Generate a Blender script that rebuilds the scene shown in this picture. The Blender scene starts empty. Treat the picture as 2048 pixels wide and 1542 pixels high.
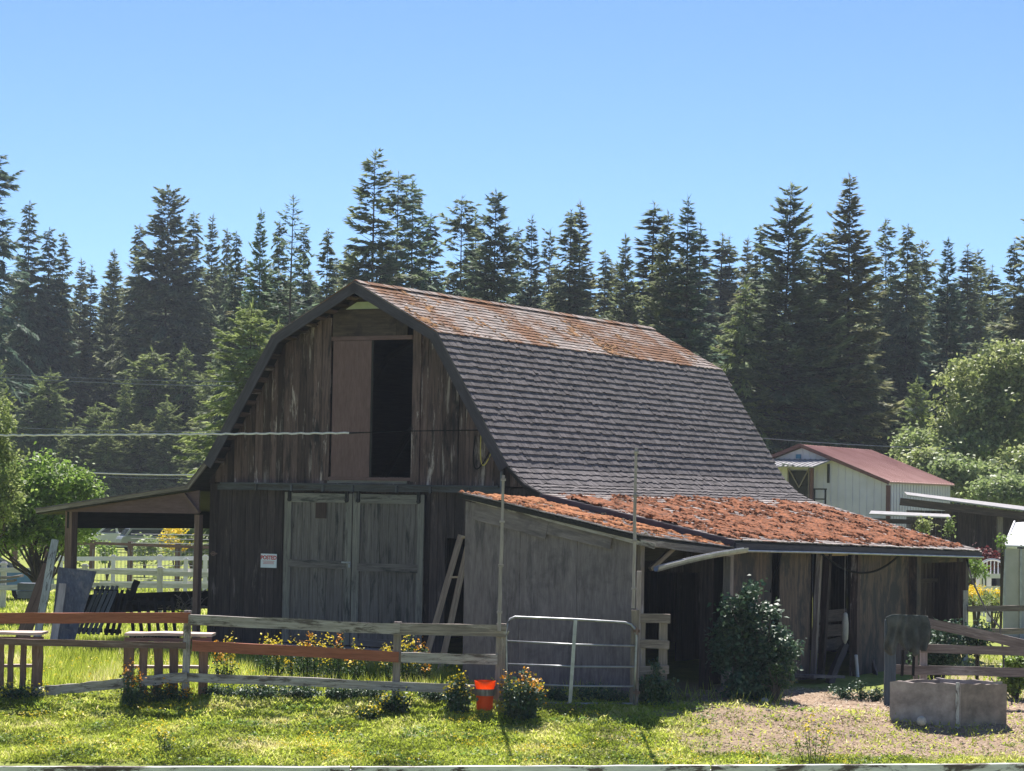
import bpy, bmesh, math, random
import numpy as np
from mathutils import Vector, Matrix, noise
random.seed(7); rng = np.random.default_rng(11)
R = math.radians
col = bpy.context.scene.collection
scn = bpy.context.scene

# ------------------------------------------------------------------ camera
FPX, PITCH, ROLL, HC = 4918.0, .0487, .0187, 3.3
cam_d = bpy.data.cameras.new('camera'); cam = bpy.data.objects.new('camera', cam_d); col.objects.link(cam)
cam_d.sensor_width = 36; cam_d.lens = FPX/2048*36; cam_d.clip_start = .5; cam_d.clip_end = 4000
_c, _s = math.cos(PITCH), math.sin(PITCH)
_r, _u, _f = Vector((1, 0, 0)), Vector((0, -_s, _c)), Vector((0, _c, _s))
_cr, _sr = math.cos(ROLL), math.sin(ROLL)
X_ = _cr*_r + _sr*_u; Y_ = -_sr*_r + _cr*_u; Z_ = -_f
mw = Matrix((X_, Y_, Z_)).transposed().to_4x4(); mw.translation = Vector((0, 0, HC)); cam.matrix_world = mw
scn.camera = cam
scn.render.resolution_x, scn.render.resolution_y = 1024, 771

# ------------------------------------------------------------------ sky, sun, exposure
SUN_EL, SUN_AZ = R(56), R(-4)          # azimuth from +Y (away from the camera) towards +X
sdir = Vector((math.sin(SUN_AZ)*math.cos(SUN_EL), math.cos(SUN_AZ)*math.cos(SUN_EL), math.sin(SUN_EL)))
w = bpy.data.worlds.new('World'); scn.world = w; w.use_nodes = True
nt = w.node_tree; bg = nt.nodes['Background']; sky = nt.nodes.new('ShaderNodeTexSky')
sky.sky_type = 'NISHITA'; sky.sun_disc = False; sky.sun_elevation = SUN_EL; sky.sun_rotation = SUN_AZ
sky.air_density = .75; sky.dust_density = 0; sky.ozone_density = 7; sky.altitude = 1000
nt.links.new(sky.outputs[0], bg.inputs[0]); bg.inputs[1].default_value = .073
sl = bpy.data.lights.new('sun', 'SUN'); sl.energy = 5.0; sl.angle = R(.53); sl.color = (1, .955, .89)
so = bpy.data.objects.new('sun', sl); col.objects.link(so)
so.rotation_euler = sdir.to_track_quat('Z', 'Y').to_euler()
scn.view_settings.view_transform = 'Standard'; scn.view_settings.look = 'None'
scn.view_settings.gamma = 1; scn.view_settings.exposure = 1.1

# ------------------------------------------------------------------ pixel <-> place helpers (photo pixels, 2048 wide)
C = Vector((0, 0, HC))
def ray(px, py):
    dx, dy = px-1024, py-771
    u = dx*_cr+dy*_sr; v = -dx*_sr+dy*_cr
    return Vector((u, FPX*_c+v*_s, FPX*_s-v*_c))/FPX
def at(px, py, Y): r = ray(px, py); return C+r*(Y/r.y)
class Frame:
    def __init__(s, O, yaw):
        s.O = Vector(O); s.yaw = yaw
        s.g = Vector((math.cos(yaw), -math.sin(yaw), 0)); s.d = Vector((math.sin(yaw), math.cos(yaw), 0))
    def gw(s, px, py, dd=0):            # hit on the plane depth = dd  -> (g, z)
        r = ray(px, py); t = ((s.O+dd*s.d-C).dot(s.d))/r.dot(s.d); P = C+r*t
        return (P-s.O).dot(s.g), P.z
    def sw(s, px, py, gg):              # hit on the plane g = gg -> (d, z)
        r = ray(px, py); t = ((s.O+gg*s.g-C).dot(s.g))/r.dot(s.g); P = C+r*t
        return (P-s.O).dot(s.d), P.z
    def P(s, g, d, z): v = s.O+s.g*g+s.d*d; return Vector((v.x, v.y, z))
B = Frame((-3.2376, 50, 0), .5239)

def sst(a, b, x): t = min(1, max(0, (x-a)/(b-a))); return t*t*(3-2*t)
def gz(x, y):                            # lie of the land
    z = 0.0
    if y < 48: z -= .02*(48-max(y, 42.3))
    if y < 42.3: z -= .2*(42.3-max(y, 38.2))
    z -= .16*sst(2.5, 9, x)*sst(62, 50, y)*sst(39, 42, y)
    z += .035*noise.noise(Vector((x*.6, y*.6, 3.)))+.015*noise.noise(Vector((x*2.3, y*2.3, 1.)))
    return z
def gnd(px, py):
    lo, hi = 20., 400.; r = ray(px, py)
    Y = 20.
    while Y < 400:
        P = C+r*(Y/r.y)
        if P.z < gz(P.x, P.y): return P
        Y += .05
    return P
def dirtness(x, y):
    n = noise.noise(Vector((x*.55, y*.9, 7.)))*.55+noise.noise(Vector((x*1.9, y*2.6, 2.)))*.35
    m = sst(.6, 4.2, x+n*2.2)*sst(48.5, 46, y)
    strip = sst(39.9, 39.5, y+n*.5)
    m *= (1-.85*strip)
    m = max(m, sst(.35, .62, n)*.8*sst(44, 42, y))
    m = max(m, .8*sst(.1, .5, n+.2)*sst(45, 43, abs(y-42.8)+42)*sst(-9, -7, x)*.6)
    if y > 46: m = max(m, sst(8.5, 9.5, x)*sst(13, 10, x)*sst(60, 54, y)*.7)
    return min(1, max(0, m))

# ------------------------------------------------------------------ materials
MATS = {}
def _n(nt, t, **k):
    n = nt.nodes.new(t)
    for a, b in k.items():
        if a in ('inp',):
            for i, v in b.items(): n.inputs[i].default_value = v
        else: setattr(n, a, b)
    return n
def ramp(nt, fac, stops):
    n = nt.nodes.new('ShaderNodeValToRGB'); e = n.color_ramp.elements
    while len(e) < len(stops): e.new(.5)
    for i, (p, c) in enumerate(stops):
        e[i].position = p; e[i].color = (c, c, c, 1) if not hasattr(c, '__len__') else (*c, 1)
    nt.links.new(fac, n.inputs[0]); return n.outputs[0]
def mix(nt, fac, a, b, mode='MIX'):
    n = nt.nodes.new('ShaderNodeMix'); n.data_type = 'RGBA'; n.blend_type = mode
    for s, v in ((0, fac), (6, a), (7, b)):
        if hasattr(v, 'is_linked'): nt.links.new(v, n.inputs[s])
        else: n.inputs[s].default_value = v if s == 0 else (*v, 1)
    return n.outputs[2]
def base(name, rough=.85, metal=0, spec=.3):
    m = bpy.data.materials.new(name); m.use_nodes = True; MATS[name] = m
    p = m.node_tree.nodes['Principled BSDF']; p.inputs['Roughness'].default_value = rough
    p.inputs['Metallic'].default_value = metal; p.inputs['Specular IOR Level'].default_value = spec
    return m, m.node_tree, p
def coord(nt, src, sc):
    mp = nt.nodes.new('ShaderNodeMapping'); mp.inputs['Scale'].default_value = sc
    if src in ('gv',):
        a = nt.nodes.new('ShaderNodeAttribute'); a.attribute_name = 'gv'; nt.links.new(a.outputs['Vector'], mp.inputs[0])
    else:
        a = nt.nodes.new('ShaderNodeTexCoord'); nt.links.new(a.outputs['Object'], mp.inputs[0])
    return mp.outputs[0]
def noi(nt, vec, scale=1, detail=5, rough=.6, dist=0):
    n = nt.nodes.new('ShaderNodeTexNoise'); nt.links.new(vec, n.inputs['Vector'])
    n.inputs['Scale'].default_value = scale; n.inputs['Detail'].default_value = detail
    n.inputs['Roughness'].default_value = rough; n.inputs['Distortion'].default_value = dist
    return n.outputs[0]
def rnd(nt): a = nt.nodes.new('ShaderNodeAttribute'); a.attribute_name = 'rnd'; return a.outputs['Fac']
def bump(nt, p, h, st, dist=.01):
    b = nt.nodes.new('ShaderNodeBump'); b.inputs['Strength'].default_value = st; b.inputs['Distance'].default_value = dist
    nt.links.new(h, b.inputs['Height']); nt.links.new(b.outputs[0], p.inputs['Normal'])
def wood(name, c1, c2, c3=None, thr=(.5, .6), var=(.65, 1.3), grain=28, rough=.85, psc=(5, 5, .8), c4=None):
    m, nt, p = base(name, rough)
    g = noi(nt, coord(nt, 'gv', (grain, grain, 1.6)), 1, 7, .68)
    f = noi(nt, coord(nt, 'gv', (grain*3.2, grain*3.2, 5)), 1, 4, .6)
    c = ramp(nt, g, [(.32, c1), (.66, c2)])
    if c3:
        q = noi(nt, coord(nt, 'gv', psc), 1, 8, .72, .35)
        c = mix(nt, ramp(nt, q, [(thr[0], 0), (thr[1], 1)]), c, c3)
    if c4:
        q = noi(nt, coord(nt, 'gv', (3.1, 2.7, .55)), 1.3, 7, .7, .2)
        c = mix(nt, ramp(nt, q, [(.54, 0), (.64, 1)]), c, c4)
    c = mix(nt, 1, c, ramp(nt, rnd(nt), [(0, var[0]), (1, var[1])]), 'MULTIPLY')
    c = mix(nt, .55, c, ramp(nt, f, [(.3, .55), (.7, 1.15)]), 'MULTIPLY')
    nt.links.new(c, p.inputs[0]); bump(nt, p, g, .6, .012)
    return m
def plain(name, c1, c2, scale=3, rough=.8, metal=0, spec=.3, var=None, bmp=.2, src='obj', thr=(.35, .65)):
    m, nt, p = base(name, rough, metal, spec)
    q = noi(nt, coord(nt, src, (1, 1, 1)), scale, 7, .65)
    c = ramp(nt, q, [(thr[0], c1), (thr[1], c2)])
    if var: c = mix(nt, 1, c, ramp(nt, rnd(nt), [(0, var[0]), (1, var[1])]), 'MULTIPLY')
    nt.links.new(c, p.inputs[0])
    if bmp: bump(nt, p, q, bmp, .01)
    return m
def leaf(name, stops, trans=.3, rough=.6, objvar=0.0, spec=.25):
    m, nt, p = base(name, rough, 0, spec)
    c = ramp(nt, rnd(nt), stops)
    q = noi(nt, coord(nt, 'obj', (1, 1, 1)), .9, 3, .6)
    c = mix(nt, .5, c, ramp(nt, q, [(.3, .6), (.7, 1.3)]), 'MULTIPLY')
    if objvar:
        oi = nt.nodes.new('ShaderNodeObjectInfo')
        c = mix(nt, objvar, c, ramp(nt, oi.outputs['Random'], [(0, (.55, .75, .85)), (.3, (1.25, 1.15, .75)), (.55, (.75, .85, .9)), (.8, (1.3, 1.0, .7)), (1, (1.0, 1.25, 1.1))]), 'MULTIPLY')
    nt.links.new(c, p.inputs[0])
    tr = nt.nodes.new('ShaderNodeBsdfTranslucent'); nt.links.new(c, tr.inputs[0])
    ms = nt.nodes.new('ShaderNodeMixShader'); ms.inputs[0].default_value = trans
    nt.links.new(p.outputs[0], ms.inputs[1]); nt.links.new(tr.outputs[0], ms.inputs[2])
    nt.links.new(ms.outputs[0], nt.nodes['Material Output'].inputs[0])
    return m

SID = wood('weathered_siding', (.034, .022, .021), (.135, .085, .076), (.36, .29, .265), (.55, .64), (.4, 1.6), 26, c4=(.018, .014, .015))
SIDL = wood('dark_stained_siding', (.022, .016, .016), (.085, .06, .056), (.22, .17, .16), (.6, .7), (.6, 1.35), 26)
DOORG = wood('grey_green_door_paint', (.10, .082, .075), (.215, .18, .157), (.045, .042, .038), (.53, .63), (.82, 1.12), 30)
DOORF = wood('grey_green_frame_paint', (.14, .122, .104), (.27, .24, .20), (.05, .047, .042), (.55, .66), (.85, 1.15), 30)
MAUV = wood('mauve_painted_plywood', (.13, .076, .072), (.17, .101, .096), (.07, .05, .05), (.6, .72), (.9, 1.1), 9, psc=(2, 2, 1.4))
BARG = wood('slate_painted_bargeboard', (.05, .043, .053), (.085, .074, .09), None, var=(.9, 1.1), grain=14)
PLYG = wood('grey_weathered_plywood', (.155, .125, .125), (.24, .198, .198), (.10, .084, .088), (.52, .74), (.88, 1.12), 13, psc=(2.2, 2.2, 2.0), c4=(.11, .092, .096))
PLYB = wood('brown_stained_plywood', (.055, .042, .038), (.16, .11, .085), (.038, .034, .037), (.46, .56), (.8, 1.2), 24, psc=(2, 2, .8))
OLDW = wood('old_grey_timber', (.14, .11, .095), (.34, .28, .245), (.48, .42, .385), (.56, .68), (.8, 1.15), 30)
RAILW = wood('peeling_white_rail_paint', (.27, .225, .205), (.52, .46, .43), (.12, .095, .085), (.5, .6), (.9, 1.1), 26, psc=(9, 9, 2))
RUST = wood('rust_red_stain', (.26, .082, .045), (.40, .135, .078), (.2, .08, .055), (.6, .72), (.9, 1.1), 20)
BRWN = wood('faded_brown_stain', (.12, .07, .055), (.24, .15, .12), (.34, .25, .21), (.6, .68), (.85, 1.15), 24)
DKBM = wood('black_old_beam', (.012, .011, .011), (.04, .036, .034), None, var=(.7, 1.3))
LADW = wood('tan_new_lumber', (.32, .21, .13), (.58, .42, .27), None, var=(.85, 1.15))
WHTW = wood('chalky_white_board', (.32, .30, .28), (.62, .6, .56), (.12, .10, .09), (.52, .6), (.9, 1.1), 30, psc=(14, 14, 3))
VIN = plain('white_vinyl', (.68, .63, .66), (.80, .75, .79), 2, .45, bmp=0)
GALV = plain('galvanised_steel', (.24, .24, .26), (.38, .38, .4), 6, .42, .6, .5, bmp=0)
PIPE = plain('grey_conduit_plastic', (.13, .14, .17), (.18, .19, .22), 6, .9, spec=.05, bmp=0)
BLK = plain('black_rubber', (.012, .012, .012), (.025, .024, .024), 6, .95, spec=.03, bmp=0)
YEL = plain('yellow_cord_rubber', (.55, .42, .08), (.62, .5, .12), 6, .55, bmp=0)
CABL = plain('pale_cable_sheath', (.62, .58, .55), (.74, .70, .67), 20, .9, spec=.05, bmp=0)
CONC = plain('stained_concrete', (.22, .18, .165), (.42, .35, .32), 4, .9, bmp=.5)
CONCD = plain('dark_brown_concrete', (.16, .13, .11), (.30, .245, .205), 5, .9, bmp=.5)  # darker, browner tone for the trough sides and the clods
ORNG = plain('orange_plastic', (.92, .12, .012), (.95, .15, .02), 3, .4, spec=.5, bmp=0)
def glow_plastic():
    m, nt, p = base('bucket_plastic', .4, 0, .4); p.inputs[0].default_value = (.95, .17, .012, 1)
    tr = nt.nodes.new('ShaderNodeBsdfTranslucent'); tr.inputs[0].default_value = (1, .26, .015, 1)
    ms = nt.nodes.new('ShaderNodeMixShader'); ms.inputs[0].default_value = .55
    nt.links.new(p.outputs[0], ms.inputs[1]); nt.links.new(tr.outputs[0], ms.inputs[2]); nt.links.new(ms.outputs[0], nt.nodes['Material Output'].inputs[0]); return m
ORNG = glow_plastic()
CLOTH = plain('green_grey_canvas', (.035, .042, .038), (.10, .11, .095), 3.5, .9, bmp=.3)
FLOAT = plain('pale_float_plastic', (.42, .38, .33), (.52, .48, .42), 9, .6, bmp=.1)
MTLW = plain('pale_blue_steel_siding', (.56, .515, .58), (.64, .59, .66), 1.5, .5, spec=.4, bmp=.05)
MTLR = plain('faded_red_steel_roof', (.46, .27, .235), (.56, .35, .31), .8, .85, spec=.1, bmp=.05)
TRIM = plain('brown_red_trim', (.12, .05, .045), (.16, .07, .06), 3, .6, bmp=0)
ZINC = plain('white_zinc_roof', (.24, .23, .235), (.38, .365, .37), 3, .9, 0, .05, bmp=.1)
SIGNW = plain('sign_white', (.72, .72, .74), (.8, .8, .82), 3, .5, bmp=0)
SIGNR = plain('sign_red', (.55, .03, .04), (.6, .04, .05), 3, .5, bmp=0)
TWIG = wood('bark', (.03, .024, .02), (.09, .07, .055), None, var=(.8, 1.2), grain=14)
GLASS = plain('dark_car_glass', (.02, .03, .04), (.04, .05, .07), 1, .1, spec=.8, bmp=0)
CARW = plain('white_car_paint', (.62, .64, .68), (.68, .7, .74), .5, .3, spec=.6, bmp=0)
CARB = plain('blue_car_paint', (.05, .14, .30), (.06, .17, .35), .5, .3, spec=.6, bmp=0)
CARS = plain('silver_car_paint', (.35, .38, .42), (.42, .45, .5), .5, .3, .3, spec=.6, bmp=0)
GHWL = plain('milky_greenhouse_panel', (.40, .375, .36), (.48, .45, .44), 2, .4, bmp=0)
GHRF = plain('white_greenhouse_roof', (.5, .5, .53), (.58, .58, .6), 2, .8, spec=.1, bmp=0)
STRAW = plain('straw', (.38, .29, .20), (.58, .47, .36), 5, .85, var=(.6, 1.3), bmp=0)

# roof shingles: grey cedar, with moss and lichen patches by noise
def shingle_mat(name, c1, c2, mossy, mlow, mhigh, mc=((.10, .045, .022), (.22, .10, .045))):
    m, nt, p = base(name, .9, 0, .2)
    g = noi(nt, coord(nt, 'gv', (30, 30, 4)), 1, 5, .65)
    c = ramp(nt, g, [(.3, c1), (.7, c2)])
    c = mix(nt, 1, c, ramp(nt, rnd(nt), [(0, .7), (1, 1.25)]), 'MULTIPLY')
    if mossy:
        q = noi(nt, coord(nt, 'obj', (1, 1, 1)), .75, 3, .55)
        q2 = noi(nt, coord(nt, 'obj', (1, 1, 1)), 9, 6, .75)
        a = nt.nodes.new('ShaderNodeMath'); a.operation = 'MULTIPLY_ADD'; nt.links.new(q, a.inputs[0]); a.inputs[1].default_value = .85; 
        b = nt.nodes.new('ShaderNodeMath'); b.operation = 'MULTIPLY'; nt.links.new(q2, b.inputs[0]); b.inputs[1].default_value = .40
        nt.links.new(b.outputs[0], a.inputs[2])
        q3 = noi(nt, coord(nt, 'obj', (1, 1, 1)), 5, 4, .6)
        mcol = ramp(nt, q3, [(.35, mc[0]), (.65, mc[1])])
        c = mix(nt, ramp(nt, a.outputs[0], [(mlow, 0), (mhigh, 1)]), c, mcol)
    nt.links.new(c, p.inputs[0]); bump(nt, p, g, .4, .006)
    return m
SHG = shingle_mat('grey_cedar_shingles', (.078, .068, .07), (.15, .132, .135), False, 0, 0)
SHU = shingle_mat('sunbleached_shingles_with_brown_moss', (.17, .135, .12), (.34, .285, .26), True, .585, .68)
SHM = shingle_mat('shingles_under_red_moss', (.22, .19, .18), (.36, .31, .29), True, .70, .8, ((.12, .036, .018), (.26, .09, .04)))
MOSS = plain('rust_red_moss', (.10, .034, .013), (.32, .105, .037), 7, .95, var=(.7, 1.25), bmp=.4)
MOSSP = plain('pale_lichen', (.42, .32, .17), (.5, .42, .26), 7, .95, bmp=.2)

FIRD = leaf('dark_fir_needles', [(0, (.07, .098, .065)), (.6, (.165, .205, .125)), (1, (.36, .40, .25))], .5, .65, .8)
FIRG = leaf('yellow_green_young_conifer', [(0, (.11, .15, .05)), (.6, (.25, .31, .10)), (1, (.40, .45, .19))], .5, .65, .3)
BRD = leaf('bright_broad_leaves', [(0, (.09, .15, .03)), (.5, (.20, .31, .055)), (1, (.36, .46, .12))], .55, .5, .0, .4)
BRD2 = leaf('pale_maple_leaves', [(0, (.14, .19, .06)), (.5, (.27, .34, .12)), (1, (.44, .48, .25))], .5, .5, .3, .4)
SHRB = leaf('dark_elder_leaves', [(0, (.03, .065, .038)), (.6, (.06, .115, .06)), (1, (.12, .18, .085))], .25, .5, .0, .35)
WEED = leaf('weed_leaves', [(0, (.03, .065, .018)), (.6, (.06, .12, .03)), (1, (.13, .2, .06))], .35, .6, 0)
GRS = leaf('grass_blades', [(0, (.14, .18, .02)), (.35, (.36, .44, .045)), (.7, (.54, .58, .11)), (1, (.76, .68, .36))], .6, .6, 0, .3)
YLW = leaf('yellow_petals', [(0, (.80, .58, .01)), (1, (.9, .74, .06))], .3, .5, 0)
ORP = leaf('orange_petals', [(0, (.75, .25, .01)), (1, (.85, .45, .03))], .3, .5, 0)
BURG = leaf('burgundy_leaves', [(0, (.09, .015, .02)), (1, (.22, .05, .05))], .3, .5, 0)

def ground_mat():
    m, nt, p = base('pasture_ground', .95, 0, .15)
    a = nt.nodes.new('ShaderNodeAttribute'); a.attribute_name = 'dirt'
    v = coord(nt, 'obj', (1, 1, 1))
    n1 = noi(nt, v, 1.3, 6, .7); n2 = noi(nt, v, 14, 6, .75)
    gr = ramp(nt, n1, [(.3, (.16, .20, .035)), (.7, (.31, .34, .07))])
    gr = mix(nt, .7, gr, ramp(nt, n2, [(.3, .5), (.7, 1.35)]), 'MULTIPLY')
    di = ramp(nt, n2, [(.25, (.20, .137, .095)), (.75, (.42, .305, .215))])
    di = mix(nt, .6, di, ramp(nt, n1, [(.3, .7), (.7, 1.2)]), 'MULTIPLY')
    nt.links.new(mix(nt, a.outputs['Fac'], gr, di), p.inputs[0]); bump(nt, p, n2, .8, .03)
    return m
GRD = ground_mat()

# ------------------------------------------------------------------ mesh builder
class M:
    def __init__(s): s.v = []; s.f = []; s.gv = []; s.r = []
    def add(s, vs, fs, along=None, rr=None):
        b = len(s.v); vs = [Vector(v) for v in vs]
        a = (along or Vector((0, 0, 1))).normalized()
        e1 = a.cross(Vector((0, 0, 1)) if abs(a.z) < .9 else Vector((1, 0, 0))).normalized(); e2 = a.cross(e1)
        off = Vector((random.uniform(-9, 9), random.uniform(-9, 9), random.uniform(-9, 9)))
        rr = random.random() if rr is None else rr
        for v in vs:
            s.v.append(v); s.gv.append(Vector((v.dot(e1), v.dot(e2), v.dot(a)))+off); s.r.append(rr)
        s.f += [tuple(b+i for i in f) for f in fs]
    def box(s, c, dim, rot=None, along=None, rr=None):
        c = Vector(c); hx, hy, hz = dim[0]/2, dim[1]/2, dim[2]/2
        q = [Vector((x, y, z)) for z in (-hz, hz) for x, y in ((-hx, -hy), (hx, -hy), (hx, hy), (-hx, hy))]
        ax = [Vector((1, 0, 0)), Vector((0, 1, 0)), Vector((0, 0, 1))][max(range(3), key=lambda i: dim[i])]
        if rot is not None: q = [rot@v for v in q]; ax = rot@ax
        s.add([c+v for v in q], [(0, 3, 2, 1), (4, 5, 6, 7), (0, 1, 5, 4), (1, 2, 6, 5), (2, 3, 7, 6), (3, 0, 4, 7)], along or ax, rr)
    def beam(s, p0, p1, w_, h_, up=(0, 0, 1), seg=1, jit=0, rr=None, taper=1):
        p0, p1 = Vector(p0), Vector(p1); a = (p1-p0); L = a.length; a.normalize(); up = Vector(up)
        if abs(a.dot(up)) > .98: up = Vector((0, 1, 0))
        sd = a.cross(up).normalized(); u2 = sd.cross(a)
        vs = []
        for i in range(seg+1):
            t = i/seg; c = p0+a*(L*t)+Vector([random.uniform(-jit, jit) for _ in range(3)]); k = 1+(taper-1)*t
            for x, y in ((-1, -1), (1, -1), (1, 1), (-1, 1)):
                vs.append(c+sd*(x*w_/2*k+random.uniform(-jit, jit)*.5)+u2*(y*h_/2*k+random.uniform(-jit, jit)*.6))
        fs = [(3, 2, 1, 0), tuple(seg*4+i for i in range(4))]
        for i in range(seg):
            for k in range(4): fs.append((i*4+k, i*4+(k+1) % 4, i*4+4+(k+1) % 4, i*4+4+k))
        s.add(vs, fs, a, rr)
    def prism(s, poly, ext, along=None, rr=None):
        n = len(poly); poly = [Vector(p) for p in poly]; ext = Vector(ext)
        fs = [tuple(range(n-1, -1, -1)), tuple(range(n, 2*n))]+[(i, (i+1) % n, n+(i+1) % n, n+i) for i in range(n)]
        s.add(poly+[p+ext for p in poly], fs, along, rr)
    def tube(s, pts, r, n=6, r2=None, rr=None):
        pts = [Vector(p) for p in pts]; vs = []; m = len(pts)
        for i, p in enumerate(pts):
            a = (pts[min(i+1, m-1)]-pts[max(i-1, 0)]).normalized()
            e1 = a.cross(Vector((0, 0, 1)) if abs(a.z) < .9 else Vector((1, 0, 0))).normalized(); e2 = a.cross(e1)
            q = r if r2 is None else r+(r2-r)*i/(m-1)
            for k in range(n): vs.append(p+e1*(q*math.cos(2*math.pi*k/n))+e2*(q*math.sin(2*math.pi*k/n)))
        fs = [tuple(range(n)), tuple(reversed(range((m-1)*n, m*n)))]
        for i in range(m-1):
            for k in range(n): fs.append((i*n+k, i*n+n+k, i*n+n+(k+1) % n, i*n+(k+1) % n))
        s.add(vs, fs, (pts[-1]-pts[0]) if (pts[-1]-pts[0]).length > 0 else None, rr)
    def lathe(s, c, prof, n=12, axis=Vector((0, 0, 1)), rr=None):
        c = Vector(c); axis = Vector(axis).normalized()
        e1 = axis.cross(Vector((0, 1, 0)) if abs(axis.y) < .9 else Vector((1, 0, 0))).normalized(); e2 = axis.cross(e1); vs = []
        for r_, h in prof:
            for k in range(n): vs.append(c+axis*h+e1*(r_*math.cos(2*math.pi*k/n))+e2*(r_*math.sin(2*math.pi*k/n)))
        m = len(prof); fs = [tuple(range(n-1, -1, -1)), tuple(range((m-1)*n, m*n))]
        for i in range(m-1):
            for k in range(n): fs.append((i*n+k, i*n+(k+1) % n, i*n+n+(k+1) % n, i*n+n+k))
        s.add(vs, fs, axis, rr)
    def build(s, name, mat, parent=None, local=False, smooth=False, fixn=True):
        me = bpy.data.meshes.new(name); vs = s.v
        if parent is not None and not local:
            inv = parent.matrix_basis.inverted(); vs = [inv@v for v in vs]
        me.from_pydata([tuple(v) for v in vs], [], s.f)
        a = me.attributes.new('gv', 'FLOAT_VECTOR', 'POINT'); a.data.foreach_set('vector', np.array([tuple(v) for v in s.gv], dtype=np.float32).ravel())
        a = me.attributes.new('rnd', 'FLOAT', 'POINT'); a.data.foreach_set('value', np.array(s.r, dtype=np.float32))
        if fixn:
            bm = bmesh.new(); bm.from_mesh(me); bmesh.ops.recalc_face_normals(bm, faces=bm.faces); bm.to_mesh(me); bm.free()
        if smooth: me.polygons.foreach_set('use_smooth', [True]*len(me.polygons))
        me.materials.append(mat); o = bpy.data.objects.new(name, me); col.objects.link(o)
        if parent is not None: o.parent = parent
        return o
def polys(name, V, k, rn, mat, parent=None, local=True):
    """V: (n, k, 3) array of separate k-gons"""
    V = np.asarray(V, dtype=np.float32); n = len(V)
    if parent is not None and not local:
        inv = np.array(parent.matrix_basis.inverted()); V = V@inv[:3, :3].T.astype(np.float32)+inv[:3, 3].astype(np.float32)
    me = bpy.data.meshes.new(name); me.vertices.add(n*k); me.vertices.foreach_set('co', V.ravel())
    me.loops.add(n*k); me.loops.foreach_set('vertex_index', np.arange(n*k, dtype=np.int32))
    me.polygons.add(n); me.polygons.foreach_set('loop_start', np.arange(0, n*k, k, dtype=np.int32))
    me.update(calc_edges=True)
    a = me.attributes.new('rnd', 'FLOAT', 'POINT'); a.data.foreach_set('value', np.repeat(np.asarray(rn, dtype=np.float32), k))
    me.materials.append(mat); o = bpy.data.objects.new(name, me); col.objects.link(o)
    if parent is not None: o.parent = parent
    return o
def tag(o, label=None, cat=None, group=None, kind=None):
    if label: o['label'] = label
    if cat: o['category'] = cat
    if group: o['group'] = group
    if kind: o['kind'] = kind
    return o
def thing(name, loc, label, cat, rz=0, group=None):
    o = bpy.data.objects.new(name, None); col.objects.link(o); o.empty_display_size = .3
    o.matrix_basis = Matrix.Translation(Vector(loc))@Matrix.Rotation(rz, 4, 'Z')
    return tag(o, label, cat, group)
def copy_tree(o, M4, parent=None):
    c = o.copy(); col.objects.link(c)
    if parent is None: c.matrix_basis = M4
    else: c.parent = parent
    for k in ('label', 'group'):
        if parent is None and k in c: del c[k]
    for ch in list(o.children): copy_tree(ch, None, c)
    return c

# ------------------------------------------------------------------ ground
def axis_vals(a, b, step, lo, hi, grow=1.25):
    v = list(np.arange(a, b+1e-6, step)); s = step; x = a
    while x > lo: s *= grow; x -= s; v.insert(0, x)
    s = step; x = b
    while x < hi: s *= grow; x += s; v.append(x)
    return v
xs = axis_vals(-13, 13, .16, -1500, 1500); ys = axis_vals(37, 62, .16, 2, 2500)
me = bpy.data.meshes.new('ground'); nx, ny = len(xs), len(ys)
vv = []; dd_ = []
for y in ys:
    for x in xs:
        near = abs(x) < 40 and y < 100
        vv.append((x, y, gz(x, y) if near else 0)); dd_.append(dirtness(x, y) if near else 0)
me.from_pydata(vv, [], [(j*nx+i, j*nx+i+1, (j+1)*nx+i+1, (j+1)*nx+i) for j in range(ny-1) for i in range(nx-1)])
a = me.attributes.new('dirt', 'FLOAT', 'POINT'); a.data.foreach_set('value', np.array(dd_, dtype=np.float32))
me.polygons.foreach_set('use_smooth', [True]*len(me.polygons)); me.materials.append(GRD)
tag(bpy.data.objects.new('ground', me), kind='structure'); col.objects.link(bpy.data.objects['ground'])

# ------------------------------------------------------------------ barn (local axes: x across the gable, y into the depth, z up)
barn = thing('barn', B.O, 'old weathered timber barn with a gambrel shingle roof, grey-green double doors and open lean-tos', 'barn', -B.yaw)
L = 13.31
V = Vector
PR = [(0, 7.80), (2.004, 6.738), (3.70, 4.07), (4.06, 3.74), (4.45, 3.55)]
def prof(g):
    g = abs(g)
    for (a, za), (b, zb) in zip(PR, PR[1:]):
        if g <= b: return za+(zb-za)*(g-a)/(b-a)
    return PR[-1][1]
WD = .45
# roof decks
def slab(c4, th, name, mat, par=barn, dz=-.032):
    """c4: eave front, eave rear, top rear, top front"""
    m = M(); m.prism([V(c)+V((0, 0, dz)) for c in c4], (0, 0, -th), V((0, 1, 0))); return m.build(name, mat, par, True)
FR, RR = (8.58, 0, 2.74), (8.68, L, 2.46)
def quad(a, b, y0=0, y1=L): return [(b[0], y0, b[1]), (b[0], y1, b[1]), (a[0], y1, a[1]), (a[0], y0, a[1])]
QR = [quad(PR[0], PR[1]), quad(PR[1], PR[2]), quad(PR[2], PR[3]), quad(PR[3], PR[4]), [FR, RR, (4.45, L, 3.55), (4.45, 0, 3.55)]]
neg = lambda p: (-p[0], p[1])
LF = (-8.27, 3.03)
QL = [quad(neg(PR[0]), neg(PR[1])), quad(neg(PR[1]), neg(PR[2])), quad(neg(PR[2]), (-4.14, 3.60)), quad((-4.14, 3.60), LF)]
QS = [(8.2, -3.16, 2.83), (8.56, -.035, 2.61), (4.45, -.035, 3.42), (4.47, -3.16, 3.54)]
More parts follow.
